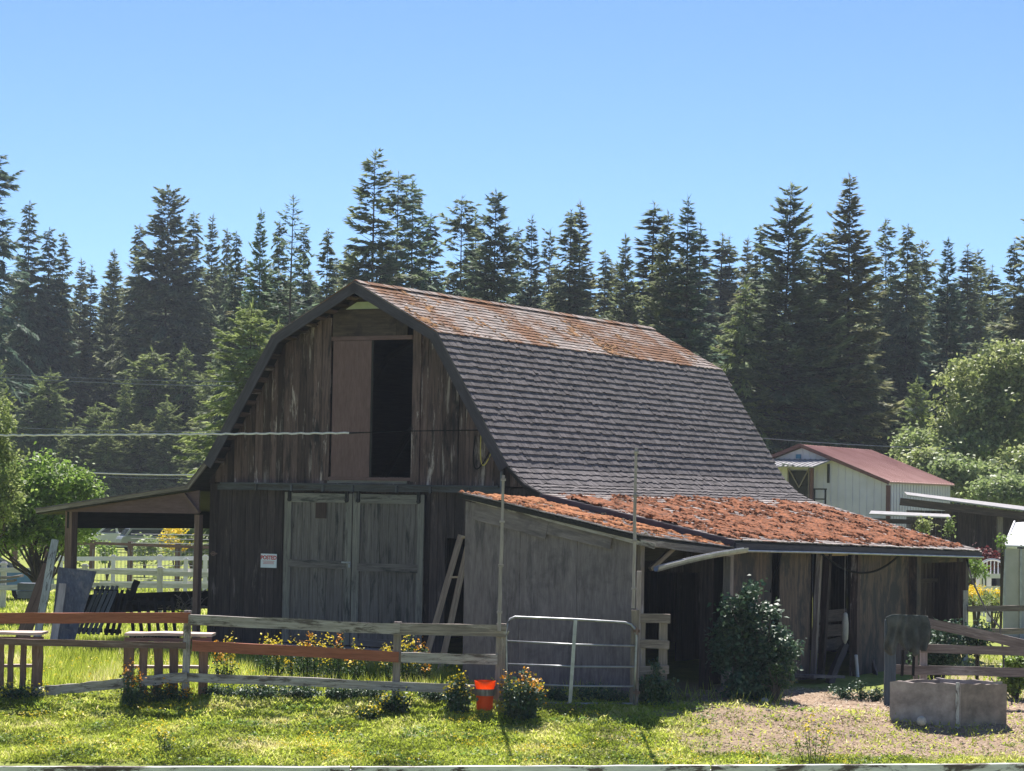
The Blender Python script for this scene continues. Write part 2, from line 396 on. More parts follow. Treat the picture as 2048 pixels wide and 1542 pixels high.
def shingles(q, n, wmin, wmax, name, mat, th=.024, ragged=.025, lean=.004, droop=None):
    """q: eave front, eave rear, top rear, top front; n courses; every shingle its own wedge"""
    A, Bc, D, Cc = [V(p) for p in q]; m = M()
    Lu = (Bc-A).length; Lv = (Cc-A).length; e = 1/n
    nrm = (Bc-A).cross(Cc-A).normalized()
    if nrm.z < 0: nrm = -nrm
    def P(u, v, h):
        p = A*(1-u)*(1-v)+Bc*u*(1-v)+D*u*v+Cc*(1-u)*v
        return p+nrm*(h+.0025*noise.noise(V((u*14, v*4, n)))-.012)
    for i in range(n+1):
        v0 = i*e-e*.12; u = -.004
        while u < 1.0:
            w_ = random.uniform(wmin, wmax)/Lu; gap = random.uniform(.004, .011)/Lu
            if i == n: v1 = 1.0
            else: v1 = min(1, (i+1.25)*e)
            rg = random.uniform(-1, 1)*ragged/Lv; k = random.random()
            if k < .10: rg += random.choice((-1, 1))*.025/Lv
            t = th*random.uniform(.85, 1.15); sk = random.uniform(-.006, .006)/Lv
            if v1-v0 > .2*e and i <= n and (i < n or v0 < 1):
                u1 = min(u+w_-gap, 1.003); hh = random.uniform(0, lean)
                if i < n or True:
                    a0, a1 = min(v0+rg, .998), min(v0+rg+sk, .998)
                    vs = [P(u, a0, 0), P(u1, a1, 0), P(u1, v1, -.004), P(u, v1, -.004),
                          P(u, a0, t+hh), P(u1, a1, t+random.uniform(0, lean)), P(u1, v1, .004), P(u, v1, .004)]
                    m.add(vs, [(4, 5, 6, 7), (0, 1, 5, 4), (0, 4, 7, 3), (1, 2, 6, 5)], Cc-A)
            u += w_
    o = m.build(name, mat, barn, True, fixn=False); return o
def moss(q, thr, amp, name, mat, step=.04, cover=None, seed=0, lift=.012, fs=1.6, par=None):
    A, Bc, D, Cc = [V(p) for p in q]; nrm = (Bc-A).cross(Cc-A).normalized()
    if nrm.z < 0: nrm = -nrm
    nu = int((Bc-A).length/step); nv = int((Cc-A).length/step)
    vs, ok = [], []
    for j in range(nv+1):
        v = j/nv
        for i in range(nu+1):
            u = i/nu; p = A*(1-u)*(1-v)+Bc*u*(1-v)+D*u*v+Cc*(1-u)*v
            x = V((p.x, p.y, seed))
            h = noise.noise(x*fs)*.5+noise.noise(x*5.5)*.55+noise.noise(x*13)*.42 + (cover(u, v) if cover else 0)
            ok.append(h > thr); bp = min(1, max(0, (h-thr)*3))
            vs.append(p+nrm*(lift+amp*(bp**.6)*(.8+.35*random.random()+.9*noise.noise(x*3.1)) if h > thr else -.01))
    fs_ = []; W_ = nu+1
    for j in range(nv):
        for i in range(nu):
            q4 = (j*W_+i, j*W_+i+1, (j+1)*W_+i+1, (j+1)*W_+i)
            if sum(ok[k] for k in q4) >= 2: fs_.append(q4)
    me = bpy.data.meshes.new(name); me.from_pydata([tuple(v) for v in vs], [], fs_)
    at_ = me.attributes.new('rnd', 'FLOAT', 'POINT'); at_.data.foreach_set('value', np.random.default_rng(3).random(len(vs)).astype(np.float32))
    bm = bmesh.new(); bm.from_mesh(me); bmesh.ops.delete(bm, geom=[v for v in bm.verts if not v.link_faces], context='VERTS'); bmesh.ops.recalc_face_normals(bm, faces=bm.faces); bm.to_mesh(me); bm.free()
    me.materials.append(mat); o = bpy.data.objects.new(name, me); col.objects.link(o); o.parent = par or barn; o['kind'] = 'stuff'
    return o
roofs = []
rf = slab(QR[0], .09, 'roof', DKBM); rf['label'] = 'upper sunlit roof slope patched with brown moss'
s_ = shingles(QR[0], 14, .11, .19, 'shingles', SHU, .024, .012); s_.parent = rf
moss(QR[0], .30, .02, 'moss', plain('brown_gold_moss', (.13, .055, .018), (.27, .13, .04), 6, .95, var=(.7, 1.3), bmp=.3), .045,
     lambda u, v: .16*math.sin(u*11+1)*.6-.1+.16*(1-v)-.22*max(0, u-.62), 4, par=rf)
rf = slab(QR[1], .09, 'roof', DKBM); rf['label'] = 'steep lower roof slope of bare grey shingles'
s_ = shingles(QR[1], 20, .10, .19, 'shingles', SHG, .034, .006, .002); s_.parent = rf
for qq, nn in ((QR[2], 3), (QR[3], 3)): rf = slab(qq, .09, 'roof', DKBM); s_ = shingles(qq, nn, .09, .17, 'shingles', SHG, .03, .02); s_.parent = rf
rf = slab(QR[4], .11, 'roof', DKBM); rf['label'] = 'low lean-to roof slope under red moss'
s_ = shingles(QR[4], 22, .11, .19, 'shingles', SHM, .02, .02); s_.parent = rf
moss(QR[4], -.02, .045, 'moss', MOSS, .04, lambda u, v: -.55*sst(.08, 0, v)-.35*sst(.80, 1, v)-.3*sst(.93, 1, u)+.08, 9, par=rf)
moss(QR[4], .64, .035, 'lichen', MOSSP, .045, lambda u, v: -.3*sst(.8, 1, v), 31, .04, par=rf)
rf = slab(QS, .08, 'roof', DKBM); rf['label'] = 'small porch roof slope with orange moss'
s_ = shingles(QS, 22, .11, .19, 'shingles', SHM, .018, .02); s_.parent = rf
moss(QS, .02, .03, 'moss', plain('orange_moss', (.20, .06, .02), (.38, .15, .05), 7, .95, var=(.7, 1.25), bmp=.3), .035,
     lambda u, v: -.35*sst(.16, 0, v)-.25*sst(.1, 0, u)+.08*sst(.3, .9, v), 17, par=rf)
moss(QS, .58, .03, 'lichen', MOSSP, .04, None, 57, .035, par=rf)
for q, n in ((QL[0], 14), (QL[1], 20), (QL[2], 3), (QL[3], 22)):
    q2 = [q[1], q[0], q[3], q[2]]
    rf = slab(q, .09, 'roof', DKBM); s_ = shingles([q[0], q[1], q[2], q[3]], n, .14, .24, 'shingles', SHU if q is QL[0] else SHG, .02, .02); s_.parent = rf
# ridge cap, slightly mossy and uneven
m = M(); y = -.02
while y < L:
    dy = .2
    for sgn in (-1, 1):
        h = random.uniform(.0, .012)
        m.add([(0, y, 7.835+h), (0, y+dy+.02, 7.83+h), (sgn*.15, y+dy+.02, 7.755+h), (sgn*.15, y, 7.76+h), (0, y, 7.81+h), (sgn*.15, y, 7.735+h)],
              [(0, 1, 2, 3), (0, 3, 5, 4)], V((0, 1, 0)))
    y += dy
m.build('ridge_cap', SHU, barn, True, fixn=False)

# bargeboards
def offs(pts, dist):
    out = []
    for i, p in enumerate(pts):
        p = V(p); ns = []
        for a, b in ((i-1, i), (i, i+1)):
            if a >= 0 and b < len(pts):
                t = (V(pts[b])-V(pts[a])).normalized(); ns.append(V((t.y, -t.x)))
        n_ = sum(ns, V((0, 0))).normalized(); k = dist/max(.3, n_.dot(ns[0])); out.append(p+n_*k)
    return out
def barge(pts, wid, name, mat, y=-.045, th=.04, up=.012):
    top, bot = offs(pts, -up), offs(pts, wid); m = M()
    for i in range(len(pts)-1):
        m.prism([(top[i].x, y, top[i].y), (top[i+1].x, y, top[i+1].y), (bot[i+1].x, y, bot[i+1].y), (bot[i].x, y, bot[i].y)], (0, th, 0), V((pts[i+1][0]-pts[i][0], 0, pts[i+1][1]-pts[i][1])))
    return m.build(name, mat, barn, True)
barge(PR[:3], .21, 'bargeboard', BARG)
barge([neg(PR[2]), neg(PR[1]), PR[0]], .21, 'bargeboard', BARG)
barge([PR[2], PR[3], PR[4]], .07, 'bargeboard', DKBM, y=-.025)
barge([LF, (-4.14, 3.60), neg(PR[2])], .09, 'bargeboard', OLDW, y=-.035)
o = barge([(4.45, 3.545), (8.60, 2.735)], .19, 'bargeboard', BARG, y=-.075, up=-.005)
o['label'] = 'slate-grey lean-to bargeboard'
# skip sheathing seen under the gable overhang
m = M()
for sgn in (-1, 1):
    for (a, za), (b, zb) in zip(PR, PR[1:3]):
        m = M()
        n_ = max(2, int(math.hypot(b-a, zb-za)/.27))
        for i in range(1, n_):
            t = i/n_; g_ = a+(b-a)*t; z_ = za+(zb-za)*t-.16
            ang = math.atan2(zb-za, b-a)
            m.box((sgn*(g_-.02), .23, z_-.02), (.11, .40, .03), Matrix.Rotation(-sgn*ang, 3, 'Y'), V((0, 1, 0)))
        m.build('sheathing', SID, barn, True)

# siding -----------------------------------------------------------
def gpx(px, py, d=WD): return B.gw(px, py, d)
dL, dR, dC = -1.90, 1.53, -.20
DT, DB = 3.49, .38
lo0, lo1, loz0, loz1 = -.82, 1.16, 3.83, 6.64
def siding(g0, g1, zb, zt, d, holes, name, mat, wa=.17, wb=.22, axis=0, par=barn, jit=.010, top=None):
    m = M(); g_ = g0
    while g_ < g1-.01:
        w_ = min(random.uniform(wa, wb), g1-g_); x0, x1 = g_, g_+w_-random.uniform(.004, .012)
        dj = random.uniform(-jit, jit); rr = random.random()
        segs = [(zb+random.uniform(-.02, .02), None)]
        cx = (x0+x1)/2
        for h0, h1, hz0, hz1 in holes:
            if h0 < cx < h1:
                new = []
                for a_, b_ in segs:
                    if b_ is None or b_ > hz1:
                        if hz0 > a_+.05: new.append((a_, hz0))
                        new.append((hz1, b_))
                    else: new.append((a_, b_))
                segs = new
        for a_, b_ in segs:
            f = top or (lambda q: zt)
            t0, t1 = (f(x0), f(x1)) if b_ is None else (b_, b_)
            if max(t0, t1) <= a_+.03: continue
            t0, t1 = max(t0, a_+.01), max(t1, a_+.01)
            if axis == 0: m.prism([(x0, d+dj, a_), (x1, d+dj, a_), (x1, d+dj, t1), (x0, d+dj, t0)], (0, .03, 0), V((0, 0, 1)), rr)
            else: m.prism([(d+dj, x0, a_), (d+dj, x1, a_), (d+dj, x1, t1), (d+dj, x0, t0)], (-.03, 0, 0), V((0, 0, 1)), rr)
        g_ += w_
    return m.build(name, mat, par, True)
topf = lambda g: prof(g)-.135
siding(-3.9, 4.40, 3.66, 0, WD, [(lo0, lo1, loz0, loz1+1.6)], 'upper_siding', SID, .15, .21, top=topf)
siding(-3.9, 4.40, -.15, 3.64, WD+.03, [(dL+.02, dR-.02, DB, DT), (2.0, 4.3, -.3, 2.62)], 'lower_siding', SIDL, .16, .21, top=lambda g: min(3.64, prof(g)-.135))
m = M(); m.prism([(-3.87, WD+.075, -.2), (dL, WD+.075, -.2), (dL, WD+.075, 3.62), (-3.87, WD+.075, 3.62)], (0, .02, 0)); m.build('wall_lining', DKBM, barn, True); m = M()
m.prism([(dR, WD+.075, -.2), (2.0, WD+.075, -.2), (2.0, WD+.075, 3.62), (dR, WD+.075, 3.62)], (0, .02, 0)); m.build('wall_lining', DKBM, barn, True)
# rear, left and right long walls, loft floor, inner posts
siding(-3.9, 8.3, -.3, 0, L-.35, [], 'rear_siding', SIDL, .2, .26, top=lambda g: (prof(g)-.135 if abs(g) < 4.4 else 3.55-(g-4.45)*.26-.2) if g > -4.4 else 3.3)
siding(WD+.06, L-.4, -.2, 3.72, -3.87, [], 'side_siding', SIDL, .18, .24, axis=1)
siding(WD+.06, L-.4, -.4, 3.45, 4.18, [(1.5, 3.2, -.5, 2.2), (5, 6.6, -.5, 2.2)], 'side_siding', SIDL, .18, .24, axis=1)
m = M(); m.box((0, L/2, 3.70), (7.7, L-1.2, .06)); m.build('loft_floor', DKBM, barn, True)
m = M()
for y in (1.6, 4.2, 6.8, 9.4, 12):
    for sgn in (-1, 1):
        m.beam((sgn*3.6, y, 3.9), (sgn*1.9, y, 6.5), .06, .14, seg=1); m.beam((sgn*1.95, y, 6.5), (0, y, 7.55), .06, .14)
m.build('rafters', DKBM, barn, True)  # black timber: the loft's darkness is put into the rafter colour

# ledge over the doors
m = M(); m.beam((-3.62, WD-.06, 3.585), (3.35, WD-.06, 3.60), .1, .13, seg=14, jit=.006); m.beam((-3.5, WD-.09, 3.66), (3.3, WD-.09, 3.665), .16, .03, seg=8, jit=.003)
for g_ in (-2.6, -1.7, -.9, -.18, .9, 1.7, 2.6): m.box((g_, WD-.12, 3.59), (.05, .05, .15))
o = m.build('ledge', wood('blue_grey_ledge', (.05, .052, .06), (.13, .13, .145), (.06, .045, .042), (.5, .65), (.9, 1.1), 26), barn, True)

# double doors: each a leaf with boards, stiles, rails, strap
def leafdoor(g0, g1, hand):
    m = M(); x = g0+.02; n_ = 8; bw = (g1-g0-.04)/n_
    for i in range(n_): m.box((x+bw*(i+.5), WD-.02+random.uniform(-.003, .003), (DB+DT)/2), (bw-.006, .02, DT-DB-.06), None, V((0, 0, 1)))
    d = m.build('barn_door', DOORG, barn, True); d['label'] = 'left leaf of the grey-green barn door' if hand < 0 else 'right leaf of the grey-green barn door'
    y = WD-.048; m = M(); sw_ = .175
    m.box((g0+sw_/2, y, (DB+DT)/2), (sw_, .03, DT-DB)); m.box((g1-sw_/2+.005, y, (DB+DT)/2), (sw_-.02, .03, DT-DB-.02))
    m.build('stile', DOORF, d, True)
    m = M(); m.box(((g0+g1)/2, y-.002, DT-.11), (g1-g0-2*sw_-.005, .03, .19)); m.build('top_rail', DOORF, d, True)
    m = M(); m.box(((g0+g1)/2, y-.003, 2.0-.03*hand*.5), (g1-g0-2*sw_+.08, .034, .17)); m.build('cross_rail', DOORG, d, True); m = M(); m.box(((g0+g1)/2, y, DB+.08), (g1-g0-2*sw_-.005, .03, .15)); m.build('bottom_rail', DOORG, d, True)
    for q in (g0+.13, g1-.13):
        m = M(); m.box((q, y-.03, DT-.02), (.07, .03, .30)); m.lathe((q, y-.05, DT-.15), [(.045, 0), (.045, .03)], 8, V((0, 1, 0)))
        m.build('strap_hinge', DKBM, d, True)
    return d
d1 = leafdoor(dL, dC-.01, -1); d2 = leafdoor(dC+.01, dR, 1)
m = M(); m.box((-1.0, WD-.036, 3.12), (.27, .008, .32)); m.build('patch_board', wood('rust_stained_patch', (.03, .018, .014), (.08, .05, .04)), d1, True)
m = M(); m.box((dC-.12, WD-.085, 2.07), (.22, .02, .035)); m.box((dC-.03, WD-.09, 2.0), (.05, .03, .07)); m.tube([(dC-.055, WD-.09, 2.03), (dC-.05, WD-.09, 2.07), (dC-.01, WD-.09, 2.07), (dC-.005, WD-.09, 2.03)], .007); m.build('latch', GALV, d1, True)
m = M(); m.box((-.2, WD-.1, .24), (3.5, .5, .22), None, V((1, 0, 0))); m.box((.3, WD-.3, .08), (4.6, .9, .2), None, V((1, 0, 0))); m.build('door_sill', CONC, barn, True)

# loft: left half boarded by a mauve door, right half open
m = M(); m.box((-.30, WD-.035, 5.22), (.94, .03, 2.80)); o = m.build('loft_door', MAUV, barn, True); o['label'] = 'mauve plywood loft door covering the left half'
m = M(); m.box((.19, WD-.02, 5.22), (.045, .05, 2.80)); m.build('door_edge', DKBM, o, True)
m = M(); m.box((.17, WD-.03, loz0-.045), (2.0, .06, .06)); m.build('loft_frame', MAUV, barn, True); m = M(); m.box((.17, WD-.03, loz1+.03), (1.98, .05, .085)); m.build('loft_frame', MAUV, barn, True)
m = M(); m.box((.1, WD-.01, 3.745), (1.95, .03, .11)); m.build('sill_board', DOORF, barn, True)
m = M(); m.box((-.02, WD-.03, 6.98), (1.56, .03, .56)); m.box((.90, WD-.035, 6.93), (.26, .03, .44))
m.build('header_board', wood('stained_brown_header', (.035, .024, .02), (.10, .07, .055), (.03, .02, .02), (.5, .62), (.8, 1.3), 12, psc=(3, 3, 2)), barn, True)
m = M(); m.prism([(-.5, WD-.03, 7.275), (.78, WD-.03, 7.275), (.52, WD-.03, 7.42), (-.22, WD-.03, 7.42)], (0, .03, 0), V((1, 0, 0)))
m.build('gable_board', plain('pale_green_board', (.34, .37, .26), (.46, .48, .37), 3, .8), barn, True)
m = M(); m.prism([(-.85, WD+.01, 7.2), (1.2, WD+.01, 7.05), (0, WD+.01, 7.66)], (0, .02, 0), V((1, 0, 0))); m.build('gable_board', SIDL, barn, True)
for g_, wdt in ((-.93, .20), (1.27, .19)):
    m = M(); m.box((g_, WD-.03, (3.74+prof(g_)-.2)/2), (wdt, .035, prof(g_)-.2-3.74)); m.build('door_post', SID, barn, True)

# conduit and hook at the right end
cg, cz = gpx(996, 905, .2); 
m = M(); m.tube([(cg, .36, 4.55), (cg+.005, .36, 3.45)], .035, 8); m.tube([(cg, .36, 4.5), (cg-.02, .2, 4.62), (cg-.05, .1, 4.6)], .03, 8); m.build('conduit', PIPE, barn, True)
m = M(); q0 = gpx(940, 860, .30); q1 = gpx(968, 860, .30); m.tube([(q0[0], .3, q0[1]), (q1[0], .3, q1[1])], .012); m.lathe((q1[0]+.01, .3, q1[1]-.03), [(.02, 0), (.035, .02), (.02, .05)], 8); m.build('cable_anchor', OLDW, barn, True)
hg, hz = gpx(427, 1107, WD-.04); m = M(); m.tube([(hg+.05*math.cos(t), WD-.05, hz+.04*math.sin(t)) for t in np.linspace(0, 6.28, 12)], .012, 5); m.box((hg, WD-.03, hz), (.16, .03, .03)); m.build('iron_ring', BRWN, barn, True)

# left lean-to: header panel, posts, brace, eave beam
HB = 2.98
m = M(); m.prism([(-7.55, .12, HB), (-3.92, .12, HB+.02), (-3.92, .12, 3.50), (-4.14, .12, 3.46), (-7.55, .12, 3.02)], (0, .03, 0), V((1, 0, 0))); m.build('header_panel', MAUV, barn, True)
for g_, dd0, wd_, mt, top_ in ((-7.47, .25, .19, BRWN, 3.0), (-3.99, .22, .13, BRWN, 2.98), (-7.47, 6.6, .16, DKBM, 2.95), (-7.47, L-.3, .16, DKBM, 2.95)):
    m = M(); m.beam((g_, dd0, -.2), (g_-(.02 if g_ < -7 else 0), dd0, top_), wd_, wd_, seg=5, jit=.005); m.build('post', mt, barn, True)
m = M(); m.beam((-4.28, .08, 3.42), (-3.88, .08, 3.02), .05, .09, up=(0, 1, 0)); m.build('brace', BRWN, barn, True)
m = M(); m.box((-7.5, L/2, 2.83), (.06, L-.3, .42), None, V((0, 1, 0))); m.build('eave_beam', DKBM, barn, True)
m = M(); m.box((-7.42, 3.4, .95), (.06, 6.2, .42), None, V((0, 1, 0))); m.build('side_rail', DKBM, barn, True)
# small porch wall in front
SD = -3.02
def ply(cx0, cx1, d, name, zb=.0, parts=1, slope=True, mat=PLYG, par=barn):
    m = M(); wpan = (cx1-cx0)/parts
    for i in range(parts):
        a_, b_ = cx0+wpan*i, cx0+wpan*(i+1)-.006
        f = lambda g: 3.54-(g-4.45)*.19-.16
        m.prism([(a_, d+.004*i, zb), (b_, d+.004*i, zb), (b_, d+.004*i, f(b_)), (a_, d+.004*i, f(a_))], (0, .02, 0), V((0, 0, 1)))
    return m.build(name, mat, par, True)
ply(4.55, 8.06, SD, 'plywood_wall', -.25, 3)
siding(SD+.05, WD-.1, -.3, 3.25, 4.66, [(-2.0, .2, -.5, 2.9)], 'porch_side_wall', DKBM, .2, .25, axis=1)
def strip(pa, pb, wd, d, name, mat, th=.03):
    (g0, z0), (g1, z1) = B.gw(*pa, d), B.gw(*pb, d); m = M()
    m.beam((g0, d, z0), (g1, d, z1), th, wd, seg=5, jit=.004); return m.build(name, mat, barn, True)
strip((950, 1020), (1095, 1060), .34, SD-.03, 'patch_board', PLYG)
strip((1096, 1056), (1222, 1086), .22, SD-.035, 'patch_board', PLYG)
strip((925, 992), (1310, 1092), .10, SD-.10, 'fascia', RAILW)
m = M()
for x_ in (5.75, 6.9): m.box((x_, SD-.012, 1.45), (.035, .02, 2.9))

m = M(); m.beam((8.2, SD-.12, 2.70), (8.58, -.12, 2.49), .05, .12, seg=6, jit=.008); m.build('eave_board', OLDW, barn, True)
m = M(); m.beam((8.02, SD+.22, -.3), (8.02, SD+.22, 2.68), .14, .14, seg=4, jit=.004); m.build('post', OLDW, barn, True)
m = M(); m.beam((7.9, SD+.9, 2.2), (8.15, SD+1.4, 2.62), .08, .08); m.build('brace', OLDW, barn, True)
m = M(); m.box((7.6, -1.5, 2.50), (.05, 2.7, .3), None, V((0, 1, 0))); m.build('eave_beam', DKBM, barn, True)
siding(4.75, 8.1, -.3, 2.65, .1, [(5.2, 7.8, -.5, 2.1)], 'porch_back_wall', SIDL)
# right lean-to side wall, seen end on: panels set out along the depth
GS = 8.2
def sd(px, py=1200): return B.sw(px, py, GS)[0]
eav = lambda y: 2.74-.0207*y-.16
def spanel(x0, x1, name, mat, zb=-.35, d_=0, notch=None, top=None):
    a_, b_ = sd(x0), sd(x1); m = M()
    bot = [(GS+d_, a_, zb), (GS+d_, b_, zb)]
    if notch:                                      # rotten lower edge
        bot = [(GS+d_, a_+(b_-a_)*t, zb+z) for t, z in notch]
    m.prism(bot+[(GS+d_, b_, (top or eav(b_))), (GS+d_, a_, (top or eav(a_)))], (-.02, 0, 0), V((0, 0, 1)))
    return m.build(name, mat, barn, True)
spanel(1462, 1543, 'plywood_panel', PLYB)
spanel(1562, 1624, 'plywood_panel', PLYB, d_=-.03)
o = spanel(1713, 1826, 'plywood_panel', PLYB, notch=[(0, .22), (.12, .1), (.3, .18), (.5, .05), (.62, .3), (.8, .1), (1, 0)], d_=.02); o['label'] = 'broad plywood panel with a rotten lower edge'
def spost(x0, wd, name='post', mat=OLDW, lean=0, zt=None, zb=-.4, d_=.05):
    y = sd(x0); m = M(); m.beam((GS+d_, y, zb), (GS+d_, y+lean, zt or eav(y)), wd, wd, seg=5, jit=.006); return m.build(name, mat, barn, True)
spost(1449, .15, lean=.05); spost(1638, .12, lean=.35, mat=SID); spost(1622, .10, lean=.3, mat=OLDW); spost(1706, .16, mat=SID); spost(1820, .26, mat=PLYB, d_=.07); spost(1926, .2, mat=SIDL, d_=0)
m = M(); a_, b_ = sd(1640), sd(1702)
for z0 in (.55, .85, 1.15): m.box((GS-.1, (a_+b_)/2, z0+random.uniform(-.02, .02)), (.03, b_-a_, .24), Matrix.Rotation(random.uniform(-.05, .05), 3, 'X'), V((0, 1, 0)))
m.build('stall_boards', SIDL, barn, True)
m = M(); a_, b_ = sd(1648), sd(1688); m.box((GS+.02, (a_+b_)/2, 2.44), (.12, b_-a_, .1), None, V((0, 1, 0))); m.build('lintel_block', LADW, barn, True)
siding(sd(1836), sd(1920), -.3, 2.3, GS-.5, [], 'inner_siding', SIDL, .16, .24, axis=1)
m = M(); a_, b_ = sd(1836), sd(1920); m.box((GS-.44, (a_+b_)/2, 1.75), (.06, b_-a_, .1), None, V((0, 1, 0))); m.build('inner_rail', SIDL, barn, True)
m = M(); a_, b_ = sd(1838), sd(1925); m.box((GS+.02, (a_+b_)/2, eav(b_)-.02), (.05, b_-a_, .2), None, V((0, 1, 0))); m.build('eave_panel', PLYB, barn, True)
m = M(); m.box((GS-.6, sd(1500), 1.2), (.1, 1.6, 2.6)); m.build('stall_partition', DKBM, barn, True)
# eave fascia with an old gutter line
m = M(); m.beam((8.60, -.05, 2.60), (8.70, L, 2.35), .05, .15, up=(0, 0, 1), seg=12, jit=.006); m.build('fascia', BARG, barn, True)
m = M(); m.tube([(8.67, -.02, 2.535), (8.70, 4, 2.475), (8.72, 8, 2.40), (8.76, L, 2.30)], .022, 6); m.build('gutter_edge', GALV, barn, True)
# the gutter length that has come loose and hangs past the porch corner
ga, gb = at(1312, 1139, 43.3), at(1492, 1101, 45.3); m = M()
ax_ = (gb-ga); n_ = 6; pts = [ga+ax_*(i/n_)+V((0, 0, .035*math.sin(i/n_*3.1))) for i in range(n_+1)]
sd_ = ax_.normalized().cross(V((0, 0, 1))).normalized()
for i in range(n_):
    prof_ = [(-.06, .05), (-.055, 0), (-.03, -.04), (.03, -.04), (.055, 0), (.06, .05), (.05, .05), (.045, 0), (.025, -.03), (-.025, -.03), (-.045, 0), (-.05, .05)]
    A_ = [pts[i]+sd_*a+V((0, 0, b)) for a, b in prof_]; B_ = [pts[i+1]+sd_*a+V((0, 0, b)) for a, b in prof_]; k = len(prof_)
    m.add(A_+B_, [(j, (j+1) % k, k+(j+1) % k, k+j) for j in range(k)], ax_)
o = m.build('loose_gutter', GALV, barn, False); o['label'] = 'length of pale metal gutter hanging loose from the porch corner'
# ------------------------------------------------------------------ notice sign on the wall
g0, z0 = gpx(522, 1107, WD-.02); g1, z1 = gpx(553, 1136, WD-.02)
sg = thing('notice_sign', B.P((g0+g1)/2, WD-.02, z1), 'white notice sign reading POSTED in red, nailed left of the barn doors', 'sign', -B.yaw)
m = M(); m.box((0, 0, (z0-z1)/2), (g1-g0, .008, z0-z1)); m.build('sign_board', SIGNW, sg, True)
def text_mesh(txt, size, par, loc, name, mat, bold=0):
    cu = bpy.data.curves.new('t', 'FONT'); cu.body = txt; cu.size = size; cu.align_x = 'CENTER'; cu.extrude = .001; cu.offset = bold
    ob = bpy.data.objects.new('t', cu); col.objects.link(ob); bpy.context.view_layer.update()
    me = bpy.data.meshes.new_from_object(ob.evaluated_get(bpy.context.evaluated_depsgraph_get())); bpy.data.objects.remove(ob)
    me.transform(Matrix.Rotation(R(90), 4, 'X')); me.materials.clear(); me.materials.append(mat)
    o = bpy.data.objects.new(name, me); col.objects.link(o); o.parent = par; o.location = loc; return o
H_ = z0-z1; W_ = g1-g0
text_mesh('POSTED', H_*.38, sg, (0, -.006, H_*.60), 'lettering', SIGNR, .004)
m = M()
for i, k in enumerate((.74, .66, .7)): m.box((0, -.006, H_*(.47-.09*i)), (W_*k, .003, H_*.028))
m.build('small_print', SIGNR, sg, True)

# ------------------------------------------------------------------ cable, cords
P1 = B.P(*(lambda q: (q[0], .3, q[1]))(B.gw(962, 860, .3)))
def cable(px, name, r, mat, label, cat, n=40, wob=0, sag=0, group=None):
    pts = [at(*p) for p in px]; out = []
    for a, b in zip(pts, pts[1:]):
        for i in range(n): t = i/n; q = a.lerp(b, t); q.z -= sag*4*t*(1-t); q.z += wob*math.sin(i*1.9)*random.uniform(.3, 1); out.append(q)
    out.append(pts[-1]); m = M(); m.tube(out, r, 6); o = m.build(name, mat); return tag(o, label, cat, group)
oc = cable([(-60, 871, 47.8), (300, 869, 48.0), (698, 866, 48.35)], 'overhead_cable', .021, CABL, 'pale thick cable from the left with its shaded end at the gable built as a thin dark wire', 'cable', 45, .012)
m = M(); m.tube([at(696, 866, 48.35), at(716, 865.5, 48.39), at(735, 865, 48.43)], .022, 6, .011); m.tube([at(725, 865.2, 48.41), at(830, 862, 48.6), at(962, 860, P1.y)], .011, 6); o = m.build('shaded_end_wire', BLK); o.parent = oc  # barn's shade on the cable put into a darker, thinner end piece
def loopcord(name, pa, pm, pb, r, mat, label):
    a, b, c = (B.P(*(lambda q: (q[0], .28, q[1]))(B.gw(*p, .28))) for p in (pa, pm, pb)); pts = []
    for i in range(17):
        t = i/16; pts.append(a*(1-t)**2+2*(b*2-(a+c)/2)*t*(1-t)+c*t*t)
    m = M(); m.tube(pts, r, 6); tag(m.build(name, mat), label, 'cord')
loopcord('electric_cord', (962, 868), (965, 930), (987, 893), .012, YEL, 'yellow cord looped from the right end of the gable')
loopcord('electric_cord', (950, 872), (952, 938), (988, 885), .013, BLK, 'black cable looped behind the yellow cord on the gable')
# black hose hanging below the lean-to eave
def sP(px, py, off=.15): d_, z_ = B.sw(px, py, GS+off); return B.P(GS+off, d_, z_)
pts = []
a, b, c = sP(1636, 1100), sP(1724, 1146), sP(1802, 1106)
for i in range(21): t = i/20; pts.append(a*(1-t)**2+2*(b*2-(a+c)/2)*t*(1-t)+c*t*t)
m = M(); m.tube(pts+[sP(1835, 1108)], .022, 6); tag(m.build('hose', BLK), 'black hose sagging under the lean-to eave', 'hose')
m = M(); m.tube([sP(1564, 1098), sP(1560, 1120), sP(1545, 1160), sP(1541, 1185)], .014, 5); tag(m.build('cable', BLK), 'thin black cable dropping beside the plywood panel behind the elder bush', 'cable')
pts = [at(1932, 1112, 57), at(1944, 1160, 55), at(1962, 1200, 52), at(1978, 1230, 50), at(2000, 1255, 47.5), at(2006, 1300, 46.5), at(2008, 1340, 46)]
m = M(); m.tube(pts, .02, 5); tag(m.build('cable', BLK), 'dark cable slanting down from the rear lean-to corner to the rail fence', 'cable')
